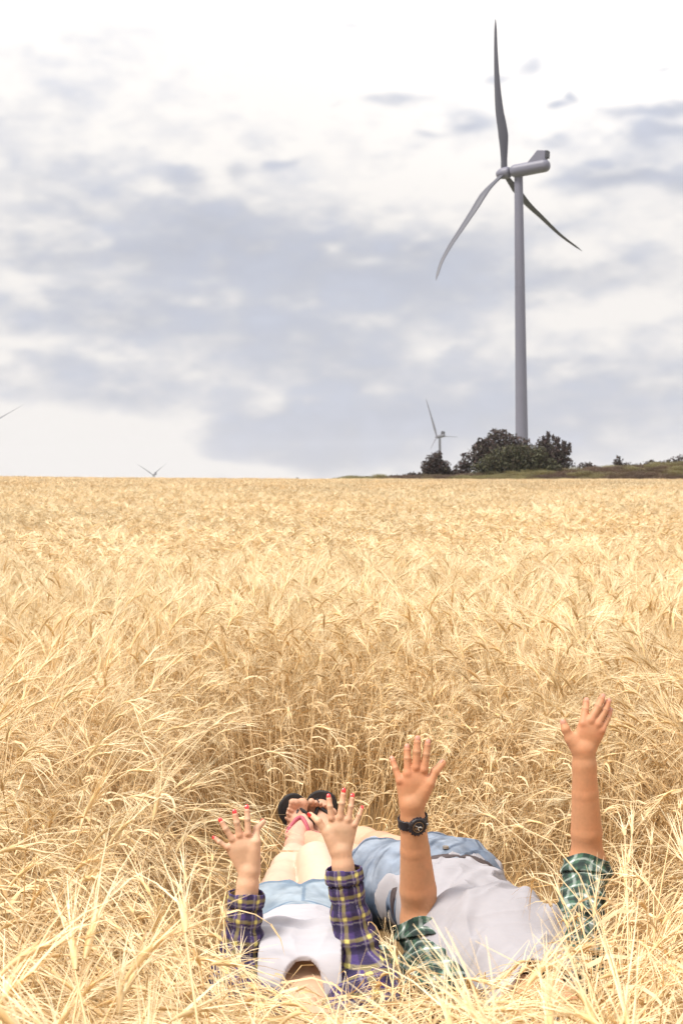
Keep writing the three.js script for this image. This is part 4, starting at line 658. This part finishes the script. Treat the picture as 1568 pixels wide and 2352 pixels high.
// near: one instance per stalk
{
  const r = rng(4242), mats = STALKS.map(() => []), cols = STALKS.map(() => []);
  const q = new THREE.Quaternion(), q2 = new THREE.Quaternion(), Y = V(0, 1, 0), Z = V(0, 0, 1), tmp = V(0, 0, 0);
  const weightsUp = [3, 3, 2.5, 1.5, 2.5, .6, .1, .3, .3, 3, 1.5, .1], weightsLodged = [1, 1.5, .5, 1.5, 1, 2, 1.6, 1, 1, 1.5, 1, 1];
  const pick = (w) => { let s = 0; for (const x of w) s += x; let t = r() * s; for (let i = 0; i < w.length; i++) { t -= w[i]; if (t < 0) return i; } return 0; };
  const ok = (m, S, loose) => {
    for (const p of S.samples) { tmp.copy(p).applyMatrix4(m); if (tmp.y < .004) return false; if (hitsBody(tmp.x, tmp.y, tmp.z)) return false; if (!loose && hidesBody(tmp.x, tmp.y, tmp.z)) return false; }
    return true;
  };
  const NEAR = 9.5, step = .047;
  for (let d = -.9; d < NEAR; d += step) {
    const half = .30 * Math.max(d, 0) + .75 + (d < 2 ? .2 : 0);
    const sp = d > 6.5 ? 1.25 : 1;
    for (let x0 = -half; x0 < half; x0 += step * sp) {
      const x = x0 + (r() - .5) * step * 1.6, z = -d + (r() - .5) * step * 1.6, dd = -z;
      if (Math.hypot(x, z) < .38) continue;                           // where the photographer stands
      const pit = pitDistance(x, z);
      if (pit < -.06 && r() < .35) continue;
      const a0 = fbm(x * .9 + 20, 2, z * .9, 2) * 12.6, lodge = smooth(.40, .66, fbm(x * .75, 9, z * .75, 3));
      const cap = frontCap(x, dd);                                    // how tall the stalks before the two people still stand
      for (let tries = 0; tries < 5; tries++) {
        let lean, yaw = dd > 4.6 ? r() * 6.283 : a0 + (r() - .5) * 2.6, up = true, S;
        if (pit < .03) { S = pick(weightsLodged); lean = 1.2 + .35 * r(); up = false; yaw = r() * 6.283; }
        else {
          const near = 1 - smooth(3.4, 5.4, dd);
          lean = .04 + .26 * r() * r() + lodge * near * (.25 + .55 * r()) + (r() < .10 ? .5 * r() : 0);
          if (pit < .34) { lean += (1 - pit / .34) * (.2 + .55 * r()); if (tries < 3) { const g = pitGradient(x, z); yaw = Math.atan2(-g[1], g[0]) + (r() - .5) * 1.5; } }
          up = lean < .45; S = pick(up ? weightsUp : weightsLodged);
        }
        const sc = (r() < .30 ? .50 + .35 * r() : .80 + .28 * r()) * (pit > .03 && pit < .55 && dd > 3.9 ? mix(.52, 1, pit / .55) : 1);
        if (cap < 9) { const want = cap * (.70 + .36 * r()); const top = STALKS[S].top * sc; if (top * Math.cos(lean) > want) { lean = Math.max(lean, Math.acos(clamp(want / top, .06, 1))); yaw = r() < .6 ? yaw : r() * 6.283; } }
        q.setFromAxisAngle(Y, yaw); q2.setFromAxisAngle(Z, -Math.min(lean, 1.52)); q.multiply(q2);
        q2.setFromAxisAngle(Y, r() * .6 - .3); q.multiply(q2);
        const m = new THREE.Matrix4().compose(V(x, ground(x, z) + (pit < .03 ? .01 + .05 * r() : -.01), z), q, V(sc, sc, sc));
        if (dd < 7 && !ok(m, STALKS[S], false)) continue;
        mats[S].push(m); cols[S].push(tone(x, z, r)); break;
      }
    }
  }
  // straw fallen across the heads and shoulders of the two
  for (let i = 0; i < 2100; i++) {
    const d = 2.25 + 1.05 * r(), u = 440 + 1030 * r(), x = (u - HX) / FPX * d, z = -d, cap = Math.min(frontCap(x, d), .6), S = pick(weightsLodged), sc = .75 + .35 * r();
    for (let tries = 0; tries < 4; tries++) {
      const top = STALKS[S].top * sc, want = cap * (.6 + .42 * r()), lean = Math.min(1.5, Math.acos(clamp(want / top, .06, 1)) + .1 * r());
      q.setFromAxisAngle(Y, r() * 6.283); q2.setFromAxisAngle(Z, -lean); q.multiply(q2);
      const m = new THREE.Matrix4().compose(V(x, .0 + (r() < .4 ? .12 * r() : 0), z), q, V(sc, sc, sc));
      if (!ok(m, STALKS[S], false)) continue;
      mats[S].push(m); cols[S].push(tone(x, z, r)); break;
    }
  }
  let n = 0; STALKS.forEach((s, i) => { if (mats[i].length) { n += mats[i].length; tag(instanced('stalks', s.geo, mats[i], cols[i], field), null, null, null, 'stuff'); } });
  console.log('near stalks', n);
}
// middle and far: simpler stalks joined into clumps
function simpleStalk(G, r, x, z, lod) {
  const len = .62 + .2 * r(), lean = Math.pow(r(), 1.6) * .6, yaw = r() * 6.283, tn = .82 + .36 * r();
  const d = V(Math.cos(yaw) * Math.sin(lean), Math.cos(lean), Math.sin(yaw) * Math.sin(lean)), o = V(x, lod ? .25 : 0, z), top = o.clone().addScaledVector(d, len - o.y);
  const side = d.clone().cross(V(Math.cos(yaw * 3), .1, Math.sin(yaw * 3))).normalize(), n0 = side.clone().cross(d).normalize();
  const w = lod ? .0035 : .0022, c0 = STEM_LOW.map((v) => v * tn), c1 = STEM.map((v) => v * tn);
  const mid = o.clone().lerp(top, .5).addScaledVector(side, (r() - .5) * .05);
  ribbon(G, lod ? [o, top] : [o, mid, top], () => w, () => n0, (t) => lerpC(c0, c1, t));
  const dr = .6 + 1.2 * r(), hd = d.clone().add(V(Math.cos(yaw) * dr, -.5 * dr, Math.sin(yaw) * dr)).normalize(), el = .08 + .02 * r(), e1 = top.clone().addScaledVector(hd, el * .5), e2 = top.clone().addScaledVector(hd, el);
  const rr = lod ? .0075 : .0055, s1 = hd.clone().cross(V(r() - .5, r() - .5, r() - .5)).normalize(), s2 = hd.clone().cross(s1), E = lerpC(EAR2, EAR, r()).map((v) => v * tn);
  const ring = [s1, s2, s1.clone().negate(), s2.clone().negate()];
  for (let k = 0; k < 4; k++) { const a = ring[k], b = ring[(k + 1) % 4], pa = e1.clone().addScaledVector(a, rr), pb = e1.clone().addScaledVector(b, rr); if (lod && k % 2) continue; G.tri(top, pa, pb, a, a, b, E, E, E); G.tri(e2, pb, pa, hd, b, a, E, E, E); }
  const na = lod ? 2 : 5;
  for (let k = 0; k < na; k++) { const q = hd.clone().addScaledVector(ring[k % 4], .25 + .2 * r()).normalize(), o2 = top.clone().addScaledVector(hd, el * (.2 + .7 * r())), s3 = q.clone().cross(s1).normalize(), aw = lod ? .003 : .0017; const A = AWN.map((v) => v * tn); const n3 = s3.clone().cross(q).normalize(); G.tri(o2.clone().addScaledVector(s3, aw), o2.clone().addScaledVector(s3, -aw), o2.clone().addScaledVector(q, .12), n3, n3, n3, A, A, A); }
  if (!lod && r() < .7) { const at = o.clone().lerp(top, .3 + .5 * r()), f = r() * 6.283, L = .1 + .12 * r(); ribbon(G, [at, at.clone().add(V(Math.cos(f) * L * .6, L * .4, Math.sin(f) * L * .6)), at.clone().add(V(Math.cos(f) * L, -.02, Math.sin(f) * L))], (t) => .004 * (1 - t) + .0005, () => V(0, 1, .1), () => LEAF.map((v) => v * tn)); }
}
{
  const r = rng(99), kinds = [], N = 6;
  for (let k = 0; k < N; k++) { const G = Geo(); for (let i = 0; i < 16; i++) { const a = r() * 6.283, q = Math.sqrt(r()) * .2; simpleStalk(G, r, Math.cos(a) * q, Math.sin(a) * q, 0); } kinds.push(G.build()); }
  const far = [];
  for (let k = 0; k < N; k++) { const G = Geo(); for (let i = 0; i < 170; i++) simpleStalk(G, r, (r() - .5) * .98, (r() - .5) * .98, 1); far.push(G.build()); }
  const fill = (geos, name, d0, d1, step, half) => {
    const mats = geos.map(() => []), cols = geos.map(() => []);
    for (let d = d0; d < d1; d += step) for (let x0 = -half(d); x0 < half(d); x0 += step) {
      const x = x0 + (r() - .5) * step, z = -d - (r() - .5) * step, k = Math.floor(r() * geos.length);
      const s = .9 + .2 * r() + .12 * (fbm(x * .5, 8, z * .5, 2) - .5), t = (fbm(x * .5, 5, z * .5, 2) - .5) * .5;
      const q = new THREE.Quaternion().setFromAxisAngle(V(Math.cos(t * 20), 0, Math.sin(t * 20)), Math.abs(t) * .8).multiply(new THREE.Quaternion().setFromAxisAngle(V(0, 1, 0), r() * 6.283));
      mats[k].push(new THREE.Matrix4().compose(V(x, ground(x, z) - .01, z), q, V(1.05, s, 1.05))); cols[k].push(tone(x, z, r));
    }
    geos.forEach((g, k) => tag(instanced(name, g, mats[k], cols[k], field), null, null, null, 'stuff'));
    console.log(name, mats.reduce((a, m) => a + m.length, 0));
  };
  fill(kinds, 'stalk_clumps', 9.3, 42, .225, (d) => .30 * d + 1.2);
  // rough dry grass on the bank behind the field
  const bank = thing('bank_grass', 'rough brown and olive grass on the low bank behind the field', 'grass'); bank.userData.kind = 'stuff';
  const bm = [], bc = [];
  for (let i = 0; i < 2600; i++) { const d = CREST + 3 + 36 * r() * r(), u = 770 + 1050 * r(), x = (u - HX) / FPX * d, z = -d, n = fbm(x * .35, 2, z * .5, 3), s = .35 + .45 * r() * n * 1.6, olive = smooth(.42, .62, n), k = .75 + .5 * r(); bm.push(new THREE.Matrix4().compose(V(x, ground(x, z) - .12, z), new THREE.Quaternion().setFromAxisAngle(V(0, 1, 0), r() * 6.283), V(1.1, s, 1.1))); bc.push(new THREE.Color().setRGB(mix(.20, .36, olive) * k, mix(.17, .42, olive) * k, mix(.20, .32, olive) * k)); }
  tag(instanced('grass_tufts', far[0], bm, bc, bank), null, null, null, 'stuff');
  fill(far, 'stalk_patches', 41.5, CREST + .6, .82, (d) => .29 * d + 3);
}

// a few green weeds standing up through the barley
{
  const stemMat = std(.13, .17, .05, .8), weedMat = new THREE.MeshPhysicalMaterial({ color: 0xffffff, roughness: .8, vertexColors: true, transmission: .3, thickness: 0, side: THREE.DoubleSide });
  const weed = (px, py, d, h, label, seed) => {
    const r = rng(seed), p = P(px, py, d), y0 = ground(p.x, p.z), t = thing('weed', label, 'weed', V(p.x, y0, p.z)), top = p.y - y0 + h * .5, G = Geo();
    const path = []; for (let i = 0; i <= 6; i++) path.push(V(.03 * Math.sin(i * 1.3 + seed), top * i / 6, .03 * Math.cos(i * 1.1 + seed)));
    const S = Geo(); tube(S, path, (t2) => .004 - .002 * t2, 5, () => [1, 1, 1]); part('stem', S.build(), stemMat, t);
    for (let i = 0; i < (d > 12 ? 16 : 9); i++) {
      const y = top - h * r(), a = r() * 6.283, L = (.05 + .06 * r()) * (d > 12 ? 1.8 : .55), o = V(0, y, 0), c = [.17 + .06 * r(), .20 + .06 * r(), .06 + .03 * r()];
      ribbon(G, [o, V(Math.cos(a) * L * .5, y + L * .35, Math.sin(a) * L * .5), V(Math.cos(a) * L, y + L * .2, Math.sin(a) * L)], (t2) => L * .20 * Math.sin(Math.PI * Math.min(1, .12 + t2 * .88)) + .0005, () => V(0, 1, 0), () => c);
    }
    part('leaves', G.build(), weedMat, t);
  };
  weed(350, 1165, 38, .34, 'green weed far out in the barley at left, nearest to the skyline', 61);
  weed(684, 1207, 22.5, .30, 'green weed in the middle of the field above the raised hands', 62);
  weed(314, 1640, 5.3, .08, 'small green weed in the barley above the leftmost hand', 63);
  weed(1016, 1668, 5.6, .11, 'slender green weed just above the hand with the watch', 64);
}

renderer.render(scene, camera);
